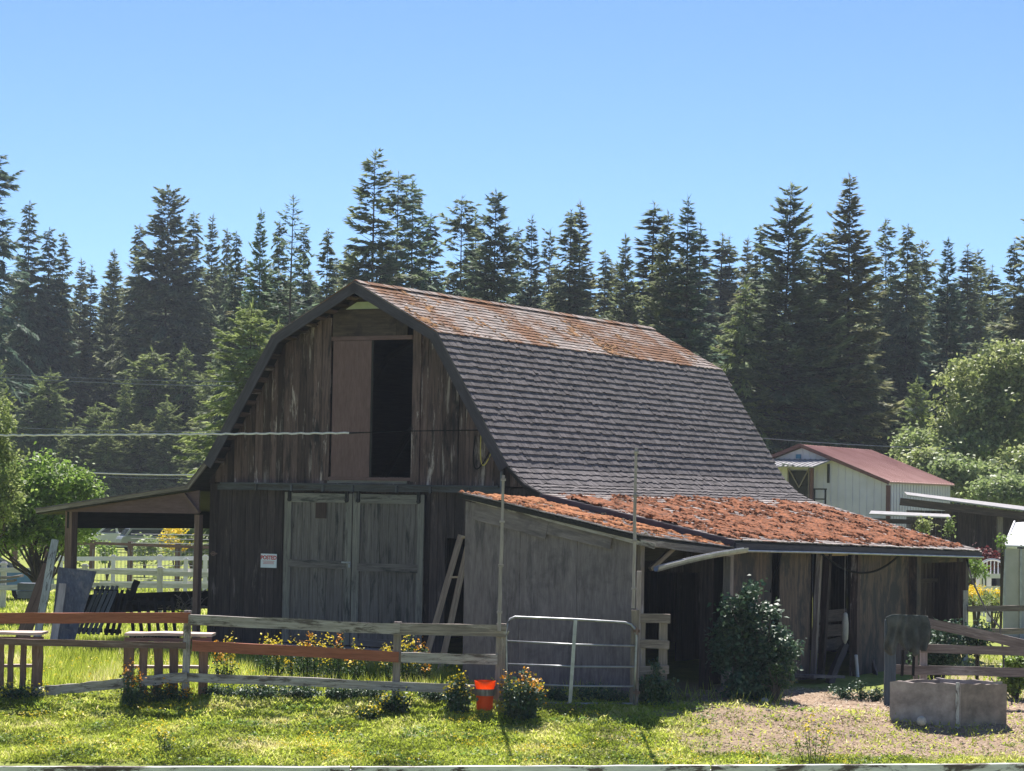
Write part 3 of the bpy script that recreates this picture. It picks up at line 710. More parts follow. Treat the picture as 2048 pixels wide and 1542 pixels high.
# power lines behind the barn
for k, (p0, p1, Y_, r_, lab) in enumerate([((-40, 752), (470, 772), 92, .02, 'topmost pair wire crossing the firs left of the barn'), ((-40, 745), (470, 763), 92, .014, 'uppermost thin wire crossing the firs left of the barn'),
        ((-40, 852), (470, 862), 90, .014, 'thin wire just above the pale cable left of the barn'), ((90, 940), (470, 948), 75, .022, 'pale wire passing just above the left lean-to roof'),
        ((90, 946), (470, 956), 75, .012, 'lower thin wire passing just above the left lean-to roof'), ((1500, 874), (1900, 897), 110, .02, 'thin wire above the red steel roof')]):
    a, b = at(*p0, Y_), at(*p1, Y_); m = M(); m.tube([a.lerp(b, i/12)-V((0, 0, .25*4*(i/12)*(1-i/12)*.3)) for i in range(13)], r_, 5); tag(m.build('power_line', PIPE if k != 3 else CABL), lab, 'wire', 'wires strung across the view')

# ------------------------------------------------------------------ near rail fence, plane Y = 42.3
FY = 42.3
def fpt(px, py, Y=FY): return at(px, py, Y)
def rail(root, a, b, name, mat, Ya=FY, Yb=None, th=.04, seg=7, jit=.006, label=None, mid=None):
    """a, b: (x, ytop, ybottom) in the photo at each end"""
    Yb = Yb or Ya; m = M(); ps = [(a, Ya)]+([(mid, (Ya+Yb)/2)] if mid else [])+[(b, Yb)]
    for (q0, Y0), (q1, Y1) in zip(ps, ps[1:]):
        t0, b0, t1, b1 = at(q0[0], q0[1], Y0), at(q0[0], q0[2], Y0), at(q1[0], q1[1], Y1), at(q1[0], q1[2], Y1)
        m.beam((t0+b0)/2, (t1+b1)/2, th, ((t0-b0).length+(t1-b1).length)/2, seg=seg, jit=jit)
    o = m.build(name, mat, root)
    if label: o['label'] = label
    return o
def fpost(root, px, pt, w_px, Y=FY, mat=OLDW, name='post', pb=None, lean=0, depth=.1, label=None):
    t = at(px, pt, Y); gzb = gz(t.x, Y)-.15 if pb is None else at(px, pb, Y).z
    m = M(); m.beam((t.x-lean, Y, gzb), (t.x, Y, t.z), w_px*Y/FPX, depth, up=(0, 1, 0), seg=6, jit=.005); o = m.build(name, mat, root)
    if label: o['label'] = label
    return o
q = fpt(375, 1400); fence = thing('rail_fence', (q.x, FY, gz(q.x, FY)), 'long patched rail fence with rust-red and grey boards in front of the barn doors', 'fence')
fpost(fence, 375, 1221, 14, mat=RAILW, label='grey post with peeling paint between the red and grey rails'); fpost(fence, 796, 1243, 15, lean=.02); fpost(fence, 1004, 1247, 20, lean=.04)
fpost(fence, -60, 1221, 14)
YR = FY-.08
rail(fence, (-60, 1226, 1246), (381, 1225, 1247), 'rail', RUST, YR, label='rust-red top rail on the left')
rail(fence, (377, 1230, 1250), (800, 1247, 1269), 'rail', RAILW, YR-.01, label='top rail in peeling whitish paint', jit=.01)
rail(fence, (788, 1246, 1268), (1012, 1250, 1274), 'rail', OLDW, YR+.01)
rail(fence, (-60, 1276, 1287), (372, 1284, 1299), 'rail', BRWN, YR)
rail(fence, (384, 1282, 1301), (797, 1302, 1325), 'rail', RUST, YR, label='rust-red middle rail below the door flowers')
rail(fence, (802, 1305, 1325), (995, 1309, 1330), 'rail', RAILW, YR)
rail(fence, (-60, 1390, 1408), (252, 1358, 1375), 'rail', RAILW, YR-.04, jit=.012, mid=(90, 1371, 1392), label='bent grey bottom rail, cracked and sagging')
rail(fence, (282, 1352, 1372), (375, 1344, 1363), 'rail', RAILW, YR-.04, jit=.012)
rail(fence, (368, 1345, 1362), (990, 1372, 1390), 'rail', RAILW, YR, jit=.008)
# standing pallets behind the rails
def pallet_stand(x0, x1, yt, yb_top, legs, cross, Y, label, dark=BRWN):
    q = at((x0+x1)/2, 1400, Y); root = thing('standing_pallet', (q.x, Y, gz(q.x, Y)), label, 'pallet', 0, 'rust-brown pallets stood up against the near fence')
    a, b = at(x0, yt, Y), at(x1, yt+2, Y); m = M(); m.beam(a+V((0, .25, -.0)), b+V((0, .25, 0)), .62, .045, seg=5, jit=.006); m.build('top_board', WHTP, root)
    rail(root, (x0, yt+7, yb_top), (x1, yt+8, yb_top+1), 'front_board', dark, Y-.03)
    for lx, lw in legs:
        t = at(lx, yt+8, Y+.06); m = M(); m.beam((t.x, Y+.06, gz(t.x, Y)-.1), (t.x, Y+.06, t.z), lw*Y/FPX, .07, up=(0, 1, 0), seg=5, jit=.008); m.build('slat', dark, root)
    a, b = at(x0+6, cross, Y+.5), at(x1-6, cross+1, Y+.5); m = M(); m.beam(a, b, .2, .05, seg=3, jit=.004); m.build('cross_board', WHTP, root)
WHTP = wood('pinkish_bare_board', (.42, .31, .27), (.62, .50, .45), None, var=(.85, 1.1), grain=18)
pallet_stand(-40, 85, 1266, 1280, [(-12, 11), (4, 11), (23, 11), (48, 11), (76, 21)], 1331, FY+.15, 'rust-brown pallet standing at the far left edge behind the rails')
pallet_stand(250, 424, 1268, 1282, [(259, 20), (288, 16), (318, 17), (349, 17), (408, 18)], 1333, FY+.15, 'rust-brown pallet standing behind the grey fence post')
# slender poles beside the gate
def slender(pt, pb, Y, w0, label):
    a, b = at(*pb, Y), at(*pt, Y); m = M(); m.beam(a, b, w0, w0, up=(0, 1, 0), seg=9, jit=.006, taper=.8)
    for t in (.12, .42, .7, .97): c = a.lerp(b, t); m.box(c+V((0, -.03, 0)), (w0*1.5, .05, .04), None, None, .1)
    tag(m.build('slender_pole', WHTG), label, 'pole', 'tall slender poles at the gate')
WHTG = wood('silvery_pole_wood', (.23, .19, .185), (.45, .385, .375), None, var=(.95, 1.05), grain=30)
slender((1007, 950), (998, 1262), FY-.12, .062, 'tall slender weathered pole rising at the left side of the tube gate')
slender((1272, 895), (1267, 1216), FY-.12, .058, 'tallest slender pole rising at the right side of the tube gate')
# tube gate
gt = thing('metal_gate', (at(1145, 1405, FY).x, FY, gz(1.1, FY)), 'silver tubular metal gate with five bars between two posts', 'gate')
def tubepx(root, pts, r, Y, name='tube', mat=None):
    m = M(); m.tube([at(a, b, Y) for a, b in pts], r, 8); return m.build(name, mat or GALV, root, smooth=True)
tubepx(gt, [(1014, 1404), (1013, 1330), (1012, 1262), (1014, 1248), (1020, 1238), (1030, 1234), (1150, 1239), (1250, 1245), (1262, 1249), (1270, 1258), (1273, 1275), (1271, 1330), (1268, 1408)], .021, FY-.02, 'gate_frame')
for yl, yr in ((1282, 1292), (1328, 1334), (1367, 1373), (1403, 1407)): tubepx(gt, [(1013, yl), (1145, (yl+yr)/2+2), (1270, yr)], .017, FY-.02, 'gate_bar')
m = M(); a, b = at(1151, 1240, FY-.05), at(1140, 1406, FY-.05); m.beam(b, a, .062, .02, up=(0, 1, 0)); m.build('gate_brace', GALV, gt)
m = M(); c = at(1013, 1262, FY-.05); m.tube([c+V((-.12+.02*i, -.02*math.sin(i), -.10*math.sin(i/8*3.14))) for i in range(9)], .012, 5); m.build('chain', GALV, gt)
for py in (1262, 1385): c = at(1273, py, FY-.03); m = M(); m.box(c, (.12, .05, .05)); m.lathe(c+V((0, -.03, -.06)), [(.018, 0), (.018, .12)], 8); m.build('hinge', BRWN, gt)
p_ = thing('gate_post', (at(1275, 1400, FY+.1).x, FY+.1, gz(2.2, FY)), 'short split gate post of old boards at the right end of the tube gate', 'post')
fpost(p_, 1278, 1142, 9, FY+.12, WHTG, 'board', lean=.02); fpost(p_, 1270, 1220, 15, FY+.06, OLDW, 'board')
sf = thing('short_rail_fence', (at(1310, 1390, FY+.4).x, FY+.4, gz(2.6, FY)), 'short stub of wooden fence right of the tube gate, overgrown with weeds', 'fence')
fpost(sf, 1327, 1232, 17, FY+.5); fpost(sf, 1287, 1235, 9, FY+.45)
rail(sf, (1278, 1228, 1245), (1340, 1228, 1247), 'rail', OLDW, FY+.35, FY+.45, .05, 3); rail(sf, (1278, 1279, 1296), (1338, 1281, 1298), 'rail', OLDW, FY+.35, FY+.45, .05, 3); rail(sf, (1278, 1332, 1349), (1337, 1330, 1347), 'rail', OLDW, FY+.35, FY+.45, .05, 3)
# orange bucket hung behind the low rail
bk = at(969, 1420, FY-.42); bh = at(968, 1361, FY-.42).z-bk.z; rt = .170
bkt = thing('bucket', (bk.x, FY-.42, bk.z), 'bright orange bucket with a dull grey band beside the fence post at the gate', 'bucket')
m = M(); m.lathe((bk.x, FY-.42, bk.z+bh*.5), [(.166, 0), (.176, 0), (.18, bh*.22), (.168, bh*.22)], 20); m.build('band', OLDW, bkt)
m = M(); m.lathe((bk.x, FY-.42, bk.z), [(.135, 0), (.15, bh*.6), (.165, bh-.09), (.175, bh-.088), (.178, bh-.05), (.175, bh-.01), (.185, bh), (.165, bh-.005), (.13, .03), (.0, .03)], 20); m.build('pail', ORNG, bkt, smooth=False)
m = M(); m.tube([(bk.x+.18*math.cos(t), FY-.44, bk.z+bh-.03+.12*math.sin(t)) for t in np.linspace(math.pi, 2*math.pi, 12)], .005, 5); m.build('handle', GALV, bkt)

# ladder leaning in the dark doorway
lad = thing('ladder', at(865, 1320, 48.0), 'rough tan wooden ladder leaning against the barn beside the porch wall', 'ladder')
def P2(px, py, Y): return at(px, py, Y)
r1 = (P2(846, 1335, 47.3), P2(921, 1073, 48.7)); r2 = (P2(880, 1342, 47.1), P2(941, 1068, 48.4))
for a, b in (r1, r2):
    m = M(); m.beam(a, b, .12, .15, up=(0, 1, 0), seg=5, jit=.004); m.build('side_rail', LADW, lad)
for t in (.30, .68, .985):
    m = M(); m.beam(r1[0].lerp(r1[1], t), r2[0].lerp(r2[1], t), .05, .04); m.build('rung', LADW, lad)

# right rail fence
rfY = 45.2
rf_ = thing('rail_fence', (at(1850, 1370, rfY).x, rfY, gz(8, rfY)), 'grey rail fence on the right with a slanting top rail behind the trough', 'fence')
fpost(rf_, 1848, 1232, 14, rfY, WHTG); fpost(rf_, 1781, 1240, 22, rfY-.4, CLG := wood('bluish_painted_post', (.05, .07, .085), (.10, .125, .145), None, var=(.9, 1.1)), label='bluish post under the hung canvas')
fpost(rf_, 2075, 1270, 15, rfY); fpost(rf_, 1832, 1300, 8, rfY-.1)
rail(rf_, (1842, 1233, 1252), (2090, 1288, 1308), 'rail', OLDW, rfY-.08, label='slanting top rail'); rail(rf_, (1842, 1288, 1304), (2090, 1296, 1314), 'rail', OLDW, rfY-.08); rail(rf_, (1785, 1330, 1348), (2090, 1336, 1355), 'rail', OLDW, rfY-.14)
r2Y = 56.5
rf2 = thing('rail_fence', (at(1932, 1300, r2Y).x, r2Y, gz(10, r2Y)), 'far grey rail fence starting at a white post by the rear lean-to corner', 'fence')
fpost(rf2, 1931, 1181, 10, r2Y, WHTW, label='white post'); rail(rf2, (1935, 1212, 1224), (2090, 1210, 1221), 'rail', OLDW, r2Y-.1); rail(rf2, (1935, 1257, 1268), (2090, 1256, 1268), 'rail', OLDW, r2Y-.1)
# bottom-of-frame white board fence
bfY = 26.0
bf = thing('board_fence', (0, bfY, gz(0, 38)), 'white peeling top board of the nearest fence along the bottom of the frame', 'fence')
BFM = wood('peeling_brown_and_white_board', (.09, .07, .065), (.17, .13, .12), (.70, .68, .66), (.44, .50), (.95, 1.05), 12, psc=(4, 4, 1.6))
for x0, x1, s0, s1 in ((-60, 700, 1533, 1533.5), (703, 1420, 1533.5, 1531), (1423, 2110, 1531, 1527)):
    a, b = at(x0, s0+11, bfY), at(x1, s1+11, bfY); m = M(); m.beam(a, b, .10, .12, seg=12, jit=.003); m.build('rail', BFM, bf)
for px in (-40, 701, 1421, 2090):
    t = at(px, 1540, bfY+.06); m = M(); m.beam((t.x, bfY+.09, gz(t.x, 38)-.1), (t.x, bfY+.09, t.z-.0), .12, .1, up=(0, 1, 0)); m.build('post', BFM, bf)

# ------------------------------------------------------------------ concrete trough
tr = thing('stock_trough', gnd(1915, 1455), 'stained square concrete trough standing on the bare dirt at the right', 'trough')
c0, c1, c2 = gnd(1779, 1440), gnd(1914, 1457), gnd(2013, 1449)
e1, e2 = (c0-c1), (c2-c1); e1.z = e2.z = 0
e1n = e1.normalized(); e2n = V((-e1n.y, e1n.x, 0)); 
if e2n.dot(e2) < 0: e2n = -e2n
e2n = (e2.normalized()*.6+e2n*.4).normalized()
e2l = e2.length; hT = at(1915, 1368, c1.y).z-c1.z+.02
CT = WHTW
def wallp(a, b, h0, h1, name, mat, t=.07, nin=None):
    m = M(); n_ = 9; top = [V(a).lerp(V(b), i/n_)+V((0, 0, (h0+(h1-h0)*i/n_)+random.uniform(-.02, .012))) for i in range(n_+1)]
    m.prism([V(a)+V((0, 0, -.15)), V(b)+V((0, 0, -.15))]+list(reversed(top)), nin*t, V((1, 0, 0))); return m.build(name, mat, tr)
zc = V((0, 0, c1.z)); b0 = V((c0.x, c0.y, c1.z)); b1 = V(c1); b2 = V((c2.x, c2.y, c1.z)); e2n = (b2-b1).normalized(); b3 = b0+e2n*e2l
wallp(b1, b0, hT-.01, hT-.01, 'front_slab', CONC, nin=e2n); o = wallp(b1+e2n*.073, b2, hT-.02, hT-.02, 'side_slab', CONCD, nin=e1n)
wallp(b3-e2n*.073, b0+e2n*.073, hT+.03, hT, 'back_slab', CONCD, nin=-e1n); wallp(b3, b2+e1n*.073, hT+.05, hT+.02, 'back_slab', CONC, nin=-e2n)
m = M(); m.beam(b1-e1n*.012-e2n*.012+V((0, 0, -.05)), b1-e1n*.012-e2n*.012+V((0, 0, hT+.005)), .06, .05, up=(0, 1, 0), seg=5, jit=.004); m.build('corner_strip', WHTW, tr)
i1, i2 = e1n*.075, e2n*.075; hz_ = V((0, 0, hT-.22)); m = M(); m.prism([b0-i1+i2+hz_, b1+i1+i2+hz_, b2+i1-i2+hz_, b3-i1-i2+hz_], (0, 0, -.03)); m.build('water', BLK, tr)
q = at(1843, 1442, c1.y-.15); m = M(); m.lathe((q.x, q.y, q.z-.08), [(.03, 0), (.075, .03), (.085, .08), (.07, .13), (.03, .16), (.0, .165)], 12); tag(m.build('plastic_float', FLOAT, smooth=True), 'round pale float lying against the foot of the concrete trough', 'float')
q = at(1529, 1402, gnd(1529, 1405).y); m = M(); m.lathe((q.x, q.y, q.z-.05), [(.03, 0), (.075, .02), (.08, .06), (.05, .10), (.0, .115)], 10); tag(m.build('stone', FLOAT, smooth=True), 'round pale stone at the foot of the elder bush', 'stone')
# white elongated float hung in the stall doorway
ft = sP(1689, 1225, .25); fb = sP(1690, 1288, .25); h = (ft-fb).z
fl = thing('hanging_float', fb, 'long pale boat float hanging in the stall doorway', 'float')
m = M(); m.lathe(fb, [(.01, 0), (.03, .03), (.06, .10), (.068, .22), (.068, h-.22), (.055, h-.10), (.045, h-.03), (.015, h)], 14); m.build('float_body', FLOAT, fl, smooth=True)
m = M(); m.tube([ft, V((ft.x, ft.y, eav(6)-.05))], .008, 5); m.build('rope', OLDW, fl)
# white rod, broken slab and boards at the side wall foot
a, b = sP(1716, 1362, .2), sP(1712, 1310, .2); m = M(); m.tube([a, b], .035, 7); tag(m.build('white_pipe', VIN), 'short white pipe standing at the foot of the side wall', 'pipe')
a = sP(1655, 1375, .7); b = sP(1688, 1292, .1); m = M(); m.beam(a, b, .12, .2, up=(0, 1, 0), seg=4, jit=.01); tag(m.build('broken_beam', SIDL), 'dark broken beam propped in the stall doorway', 'beam')
a, b = sP(1600, 1352, .4), sP(1665, 1352, .4); m = M(); m.beam(a, b, .55, .05, seg=4, jit=.01); m.beam(a+V((0, -.1, -.2)), b+V((0, -.2, -.22)), .7, .06, seg=4, jit=.01); tag(m.build('step_boards', PLYG), 'grey boards lying as a step below the stall doorway', 'boards')
a, b = sP(1745, 1325, .12), sP(1757, 1375, .35); m = M(); m.beam(a, b, .24, .03, up=(1, 0, 0), seg=4, jit=.015); tag(m.build('splintered_sheet', PLYG), 'splintered grey panel leaning at the rotten wall edge', 'panel')
# canvas hung over the post
cv = []; nu, nv = 44, 18
A0, A1 = at(1768, 1232, rfY-.55), at(1853, 1232, rfY-.3)
for j in range(nv+1):
    for i in range(nu+1):
        u, v_ = i/nu, j/nv; hem = float(np.interp(u, [0, .1, .2, .26, .34, .42, .5, .6, .68, .76, .8, .9, 1], [60, 76, 82, 80, 56, 60, 74, 66, 84, 78, 68, 72, 70]))
        topdip = float(np.interp(u, [0, .12, .18, .3, .45, .55, .7, .9, 1], [5, 0, -1, -1, 0, 0, 0, 1, 2]))
        p = A0.lerp(A1, u+.02*math.sin(v_*5)); z_ = at(1810, 1229+topdip+hem*v_, rfY-.4).z
        fold = .055*(1-2*abs(math.sin(u*12.5+.6*math.sin(v_*3))))*(.35+v_)+.03*noise.noise(Vector((u*9, v_*4, 3.)))
        cv.append(V((p.x+.03*math.sin(v_*4+u*6), p.y-.12-fold-.03*math.sin(min(1, v_*2.5)*math.pi/2), z_)))
m = M(); m.add(cv, [(j*(nu+1)+i, j*(nu+1)+i+1, (j+1)*(nu+1)+i+1, (j+1)*(nu+1)+i) for j in range(nv) for i in range(nu)])
bl = m.build('canvas', CLOTH, smooth=True); sm = bl.modifiers.new('s', 'SOLIDIFY'); sm.thickness = .015; tag(bl, 'folded grey-green canvas draped over the fence post by the lean-to', 'canvas')
m = M()
for px in (1806, 1828): m.beam(at(px, 1300, rfY-.45), at(px-2, 1352, rfY-.45), .05, .02, up=(0, 1, 0))
tag(m.build('canvas_straps', BLK), 'two black straps hanging below the draped canvas', 'straps')

# ------------------------------------------------------------------ left lean-to clutter
def lP(px, py, Y): return at(px, py, Y)
lb = [lP(116, 1134, 53.4), lP(193, 1143, 53.6), lP(146, 1290, 52.9), lP(100, 1290, 52.7)]
m = M(); m.prism(lb, (0, .04, 0), V((0, 0, 1))); tag(m.build('plywood_sheet', wood('grey_blotchy_panel', (.13, .12, .135), (.24, .23, .26), (.30, .26, .25), (.5, .6), (.95, 1.05), 8, psc=(5, 5, 3))), 'blotchy grey panel leaning at the left lean-to post', 'panel')
m = M(); m.beam(lP(72, 1290, 52.6), lP(110, 1080, 53.3), .16, .08, up=(0, 1, 0), seg=6, jit=.01); tag(m.build('leaning_post', WHTW), 'chalky white post leaning against the left lean-to', 'post')
m = M(); m.beam(lP(40, 1290, 53), lP(100, 1130, 53.5), .3, .05, up=(0, 1, 0), seg=4, jit=.01); tag(m.build('leaning_board', BRWN), 'brownish board leaning behind the chalky white post', 'board')
m = M(); m.beam(lP(106, 1290, 52.5), lP(126, 1168, 53.1), .16, .05, up=(0, 1, 0), seg=4, jit=.01); tag(m.build('leaning_board', WHTP), 'short pinkish board leaning between the white post and the grey panel', 'board')
def dark_pallet(px0, px1, yt, yb, n, Y, slant, label, mat):
    q = lP((px0+px1)/2, yb, Y); root = thing('pallet', q, label, 'pallet', 0, 'old pallets stacked on edge under the left lean-to')
    for i in range(n):
        x = px0+(px1-px0)*(i+.5)/n; m = M(); m.beam(lP(x-slant, yb, Y-.5), lP(x, yt, Y+.1), .075, .03, up=(0, 1, 0), seg=3, jit=.006); m.build('slat', mat, root)
    for k in (.1, .5, .9):
        y = yt+(yb-yt)*k; s = slant*k; m = M(); m.beam(lP(px0-s, y, Y+.12-.5*k), lP(px1-s, y+2, Y+.12-.5*k), .08, .09, seg=3, jit=.006); m.build('runner', DKBM, root)
GP = wood('grey_pallet_slats', (.10, .10, .10), (.22, .22, .21), None, var=(.7, 1.3))
dark_pallet(192, 240, 1172, 1268, 5, 54.0, 40, 'silvery grey pallet leaning at a slant under the left lean-to', GP)
dark_pallet(228, 262, 1180, 1270, 3, 54.6, 22, 'dark pallet half hidden behind the silvery slanting one', DKBM)
dark_pallet(252, 352, 1196, 1282, 6, 54.9, -8, 'wide black pallet standing beside the right lean-to post', DKBM)
m = M(); m.beam(lP(258, 1205, 55.3), lP(274, 1162, 55.6), .14, .05, up=(0, 1, 0), seg=4, jit=.012); tag(m.build('broken_board', DKBM), 'short black broken board sticking up behind the pallets', 'board')
bp = thing('brush_pile', lP(378, 1230, 56), 'tangled pile of dry twigs beside the barn corner', 'brush pile'); m = M()
for i in range(46):
    a = lP(random.uniform(352, 396), random.uniform(1205, 1236), 56+random.uniform(-.4, .4)); b = a+V((random.uniform(-.5, .5), random.uniform(-.2, .2), random.uniform(-.2, .35))); m.tube([a, (a+b)/2+V((0, 0, .05)), b], .012, 4)
m.build('twigs', OLDW, bp)
m = M(); m.beam(lP(-40, 1160, 60), lP(44, 1152, 60), .5, .06, seg=4, jit=.01); m.beam(lP(-40, 1168, 60), lP(30, 1161, 60), .4, .06, seg=4, jit=.01); tag(m.build('timber_stack', OLDW), 'stack of loose timbers at the far left edge', 'timber')
m = M()
for zt in (1166, 1182): m.box(lP(56, zt+7, 60.3), (.42, .5, .17), None, V((1, 0, 0)))
tag(m.build('concrete_blocks', PIPE), 'two stacked grey blocks left of the leaning boards', 'blocks')

# ------------------------------------------------------------------ white vinyl fences
def vfence(name, posts, rails, Y0, label, mat=VIN, pw=.13, cap=True, rw=.14, group='white fences beyond the barn', cat='fence'):
    q = at(posts[0][0], 1200, posts[0][2]); root = thing(name, (q.x, q.y, 0), label, cat, 0, group)
    for px, pt, Y in posts:
        t = at(px, pt, Y); m = M(); m.box((t.x, Y, (t.z-.08+gz(t.x, Y))/2), (pw, pw, t.z-.08-gz(t.x, Y)+.1)); 
        if cap: m.box((t.x, Y, t.z-.055), (pw*1.35, pw*1.35, .05)); m.box((t.x, Y, t.z-.015), (pw*.9, pw*.9, .035))
        m.build('post', mat, root)
    for (xa, ya, Ya), (xb, yb, Yb) in rails:
        m = M(); m.beam(at(xa, ya, Ya), at(xb, yb, Yb), .045, rw, seg=3, jit=.0); m.build('rail', mat, root)
    return root
VG = wood('dirty_white_vinyl', (.46, .43, .45), (.72, .68, .71), (.32, .29, .27), (.62, .75), (.95, 1.05), 10)
vfence('vinyl_fence', [(8, 1124, 72), (170, 1128, 71.5), (321, 1133, 71)], [((-40, 1140, 72), (170, 1141, 71.5)), ((170, 1142, 71.5), (430, 1150, 70.6)), ((-40, 1176, 72), (170, 1172, 71.5)), ((175, 1170, 71.5), (430, 1172, 70.6))], 72, 'nearer white vinyl fence with capped posts seen through the left lean-to', VG, .15)
vfence('vinyl_fence', [(122, 1111, 84), (227, 1110, 83.6), (320, 1109, 83.2), (372, 1116, 82), (411, 1110, 81.6)], [((100, 1118, 84), (227, 1117, 83.6)), ((227, 1117, 83.6), (320, 1116, 83.2)), ((320, 1117, 83.2), (460, 1116, 81.4)),
       ((200, 1140, 84), (460, 1142, 81.4)), ((200, 1167, 84), (460, 1166, 81.4))], 84, 'farther white vinyl fence seen through the left lean-to')
vfence('vinyl_fence', [(1955, 1146, 76), (1978, 1146, 76), (2032, 1146, 75), (2062, 1148, 74)], [((1925, 1152, 76), (2090, 1152, 74)), ((1925, 1176, 76), (2090, 1178, 74))], 76, 'white fence behind the yellow flower bed on the right')
# brown wire fence
bw = thing('wire_fence', (at(185, 1150, 87).x, 87, 0), 'brown-railed wire mesh fence behind the white fences', 'fence')
for px, pt in ((30, 1092), (95, 1092), (185, 1080), (261, 1083), (356, 1086), (440, 1090)):
    t = at(px, pt, 87); m = M(); m.box((t.x, 87, t.z/2), (.17, .17, t.z)); m.build('post', BRWN, bw)
m = M(); m.beam(at(-40, 1094, 86.9), at(185, 1086, 86.9), .05, .1); m.beam(at(185, 1086, 86.9), at(470, 1097, 86.9), .05, .1); m.build('top_rail', BRWN, bw)
m = M()
for i in range(9): y_ = 1060+i*14 if i > 2 else 1068+i*9; m.tube([at(262, y_, 86.8), at(470, y_+3, 86.8)], .012, 4)
for i in range(34): x_ = 186+i*8; m.tube([at(x_, 1098, 86.8), at(x_, 1186, 86.8)], .010, 4)
m.build('wire_mesh', GALV, bw)

# ------------------------------------------------------------------ vehicles
def car(name, loc, rz, paint, label, cat, pick=False):
    root = thing(name, loc, label, cat, rz, 'vehicles parked beyond the white fences'); Lc, Wc = 4.6, 1.8
    body = [(-2.3, .35), (-2.3, .82), (-2.2, .98), (-1.9, 1.02), (-.4, 1.05), (.95, 1.0), (2.1, .88), (2.28, .72), (2.3, .35)]
    m = M(); m.prism([(x, -Wc/2, z) for x, z in body], (0, Wc, 0), V((1, 0, 0)))
    m.build('body', paint, root, True)
    cab = [(-.35, 1.04), (-.2, 1.5), (.45, 1.52), (1.15, 1.0)] if pick else [(-2.1, 1.0), (-1.75, 1.48), (-.9, 1.56), (.2, 1.54), (1.1, 1.0)]
    m = M(); m.prism([(x, -Wc/2+.12, z) for x, z in cab], (0, Wc-.24, 0), V((1, 0, 0))); m.build('cabin', paint, root, True)
    wi = [((cab[0][0]+.2), 1.08), (cab[1][0]+.12, 1.42), (cab[-2][0]-.05, 1.44), (cab[-1][0]-.25, 1.08)]
    for s in (-1, 1):
        m = M(); m.prism([(x, s*(Wc/2-.115), z) for x, z in wi], (0, s*.01, 0)); m.build('side_window', GLASS, root, True)
    a, b = cab[-2], cab[-1]; m = M(); m.prism([(a[0]+.05, -.68, a[1]-.03), (a[0]+.05, .68, a[1]-.03), (b[0]-.02, .72, b[1]+.06), (b[0]-.02, -.72, b[1]+.06)], (.02, 0, .015)); m.build('windscreen', GLASS, root, True)
    a, b = cab[0], cab[1]; m = M(); m.prism([(a[0]+.03, -.7, a[1]+.08), (a[0]+.03, .7, a[1]+.08), (b[0]-.03, .66, b[1]-.04), (b[0]-.03, -.66, b[1]-.04)], (-.02, 0, .015)); m.build('rear_window', GLASS, root, True)
    for x in (-1.45, 1.45):
        for s in (-1, 1):
            m = M(); m.lathe((x, s*(Wc/2-.12), .33), [(.2, -.1), (.33, -.1), (.33, .1), (.2, .1)], 16, V((0, 1, 0))); t = m.build('wheel', BLK, root, True)
            m = M(); m.lathe((x, s*(Wc/2-.1), .33), [(.19, -.09), (.19, .09)], 12, V((0, 1, 0))); m.build('rim', GALV, t, True)
    for s in (-1, 1): m = M(); m.box((2.27, s*.65, .72), (.06, .35, .14)); m.build('headlight', ZINC, root, True)
    return root
car('parked_car', (at(40, 1140, 78).x-1.3, 78, .0), .1, CARB, 'blue car with a pale roof behind the nearer white fence at the far left', 'car')
car('parked_pickup', (at(222, 1085, 158).x, 158, 0), R(200), CARW, 'white pickup truck seen under the left lean-to roof', 'pickup', True)
car('parked_car', (at(312, 1085, 150).x, 150, 0), R(20), CARS, 'silver car to the right of the white pickup under the lean-to roof', 'car')
car('parked_car', (at(75, 1085, 154).x, 154, 0), R(185), CARW, 'white car mostly hidden by the leafy tree on the left', 'car')

# ------------------------------------------------------------------ steel barn at the right
S = Frame(at(1600, 889, 100), B.yaw); apz = S.O.z
e_g, e_z = S.gw(1779, 963, 0); rdd = S.sw(1738, 903, 0)[0]; rdd2, rz2 = S.sw(1911, 973, e_g); SL = max(rdd, (rdd+rdd2)/2)
sb = thing('steel_barn', (S.O.x, S.O.y, 0), 'pale blue-white steel barn with a faded red roof behind the old barn', 'barn', -B.yaw)
def corr(m, p0, p1, z0, z1, nrm_off, step=.28, zt=None):
    pass
def swall(name, pa, pb, ztop, mat, mapf, ribs=.3):
    m = M(); n_ = int(abs(pb-pa)/ribs); w_ = (pb-pa)/n_
    for i in range(n_):
        a_, b_ = pa+w_*i, pa+w_*(i+1)
        m.prism([mapf(a_, 0, 0), mapf(b_, 0, 0), mapf(b_, 0, ztop(b_)), mapf(a_, 0, ztop(a_))], mapf(0, .04, 0)-mapf(0, 0, 0), V((0, 0, 1)))
        m.prism([mapf(a_-.02, -.025, 0), mapf(a_+.025, -.025, 0), mapf(a_+.025, -.025, ztop(a_)-.02), mapf(a_-.02, -.025, ztop(a_)-.02)], mapf(0, .025, 0)-mapf(0, 0, 0), V((0, 0, 1)), .0)
    return m.build(name, mat, sb, True)
zt = lambda g: apz-.12-(apz-e_z)*abs(g)/e_g
swall('gable_wall', -e_g+.15, e_g-.15, zt, MTLW, lambda a, o, z: V((a, .25+o, z)))
swall('side_wall', .25, SL-.15, lambda q: zt(e_g-.15), MTLW, lambda a, o, z: V((e_g-.15-o, a, z)))
swall('side_wall', .25, SL-.15, lambda q: zt(e_g-.15), MTLW, lambda a, o, z: V((-e_g+.15+o, a, z)))
swall('rear_wall', -e_g+.15, e_g-.15, zt, MTLW, lambda a, o, z: V((a, SL-.2-o, z)))
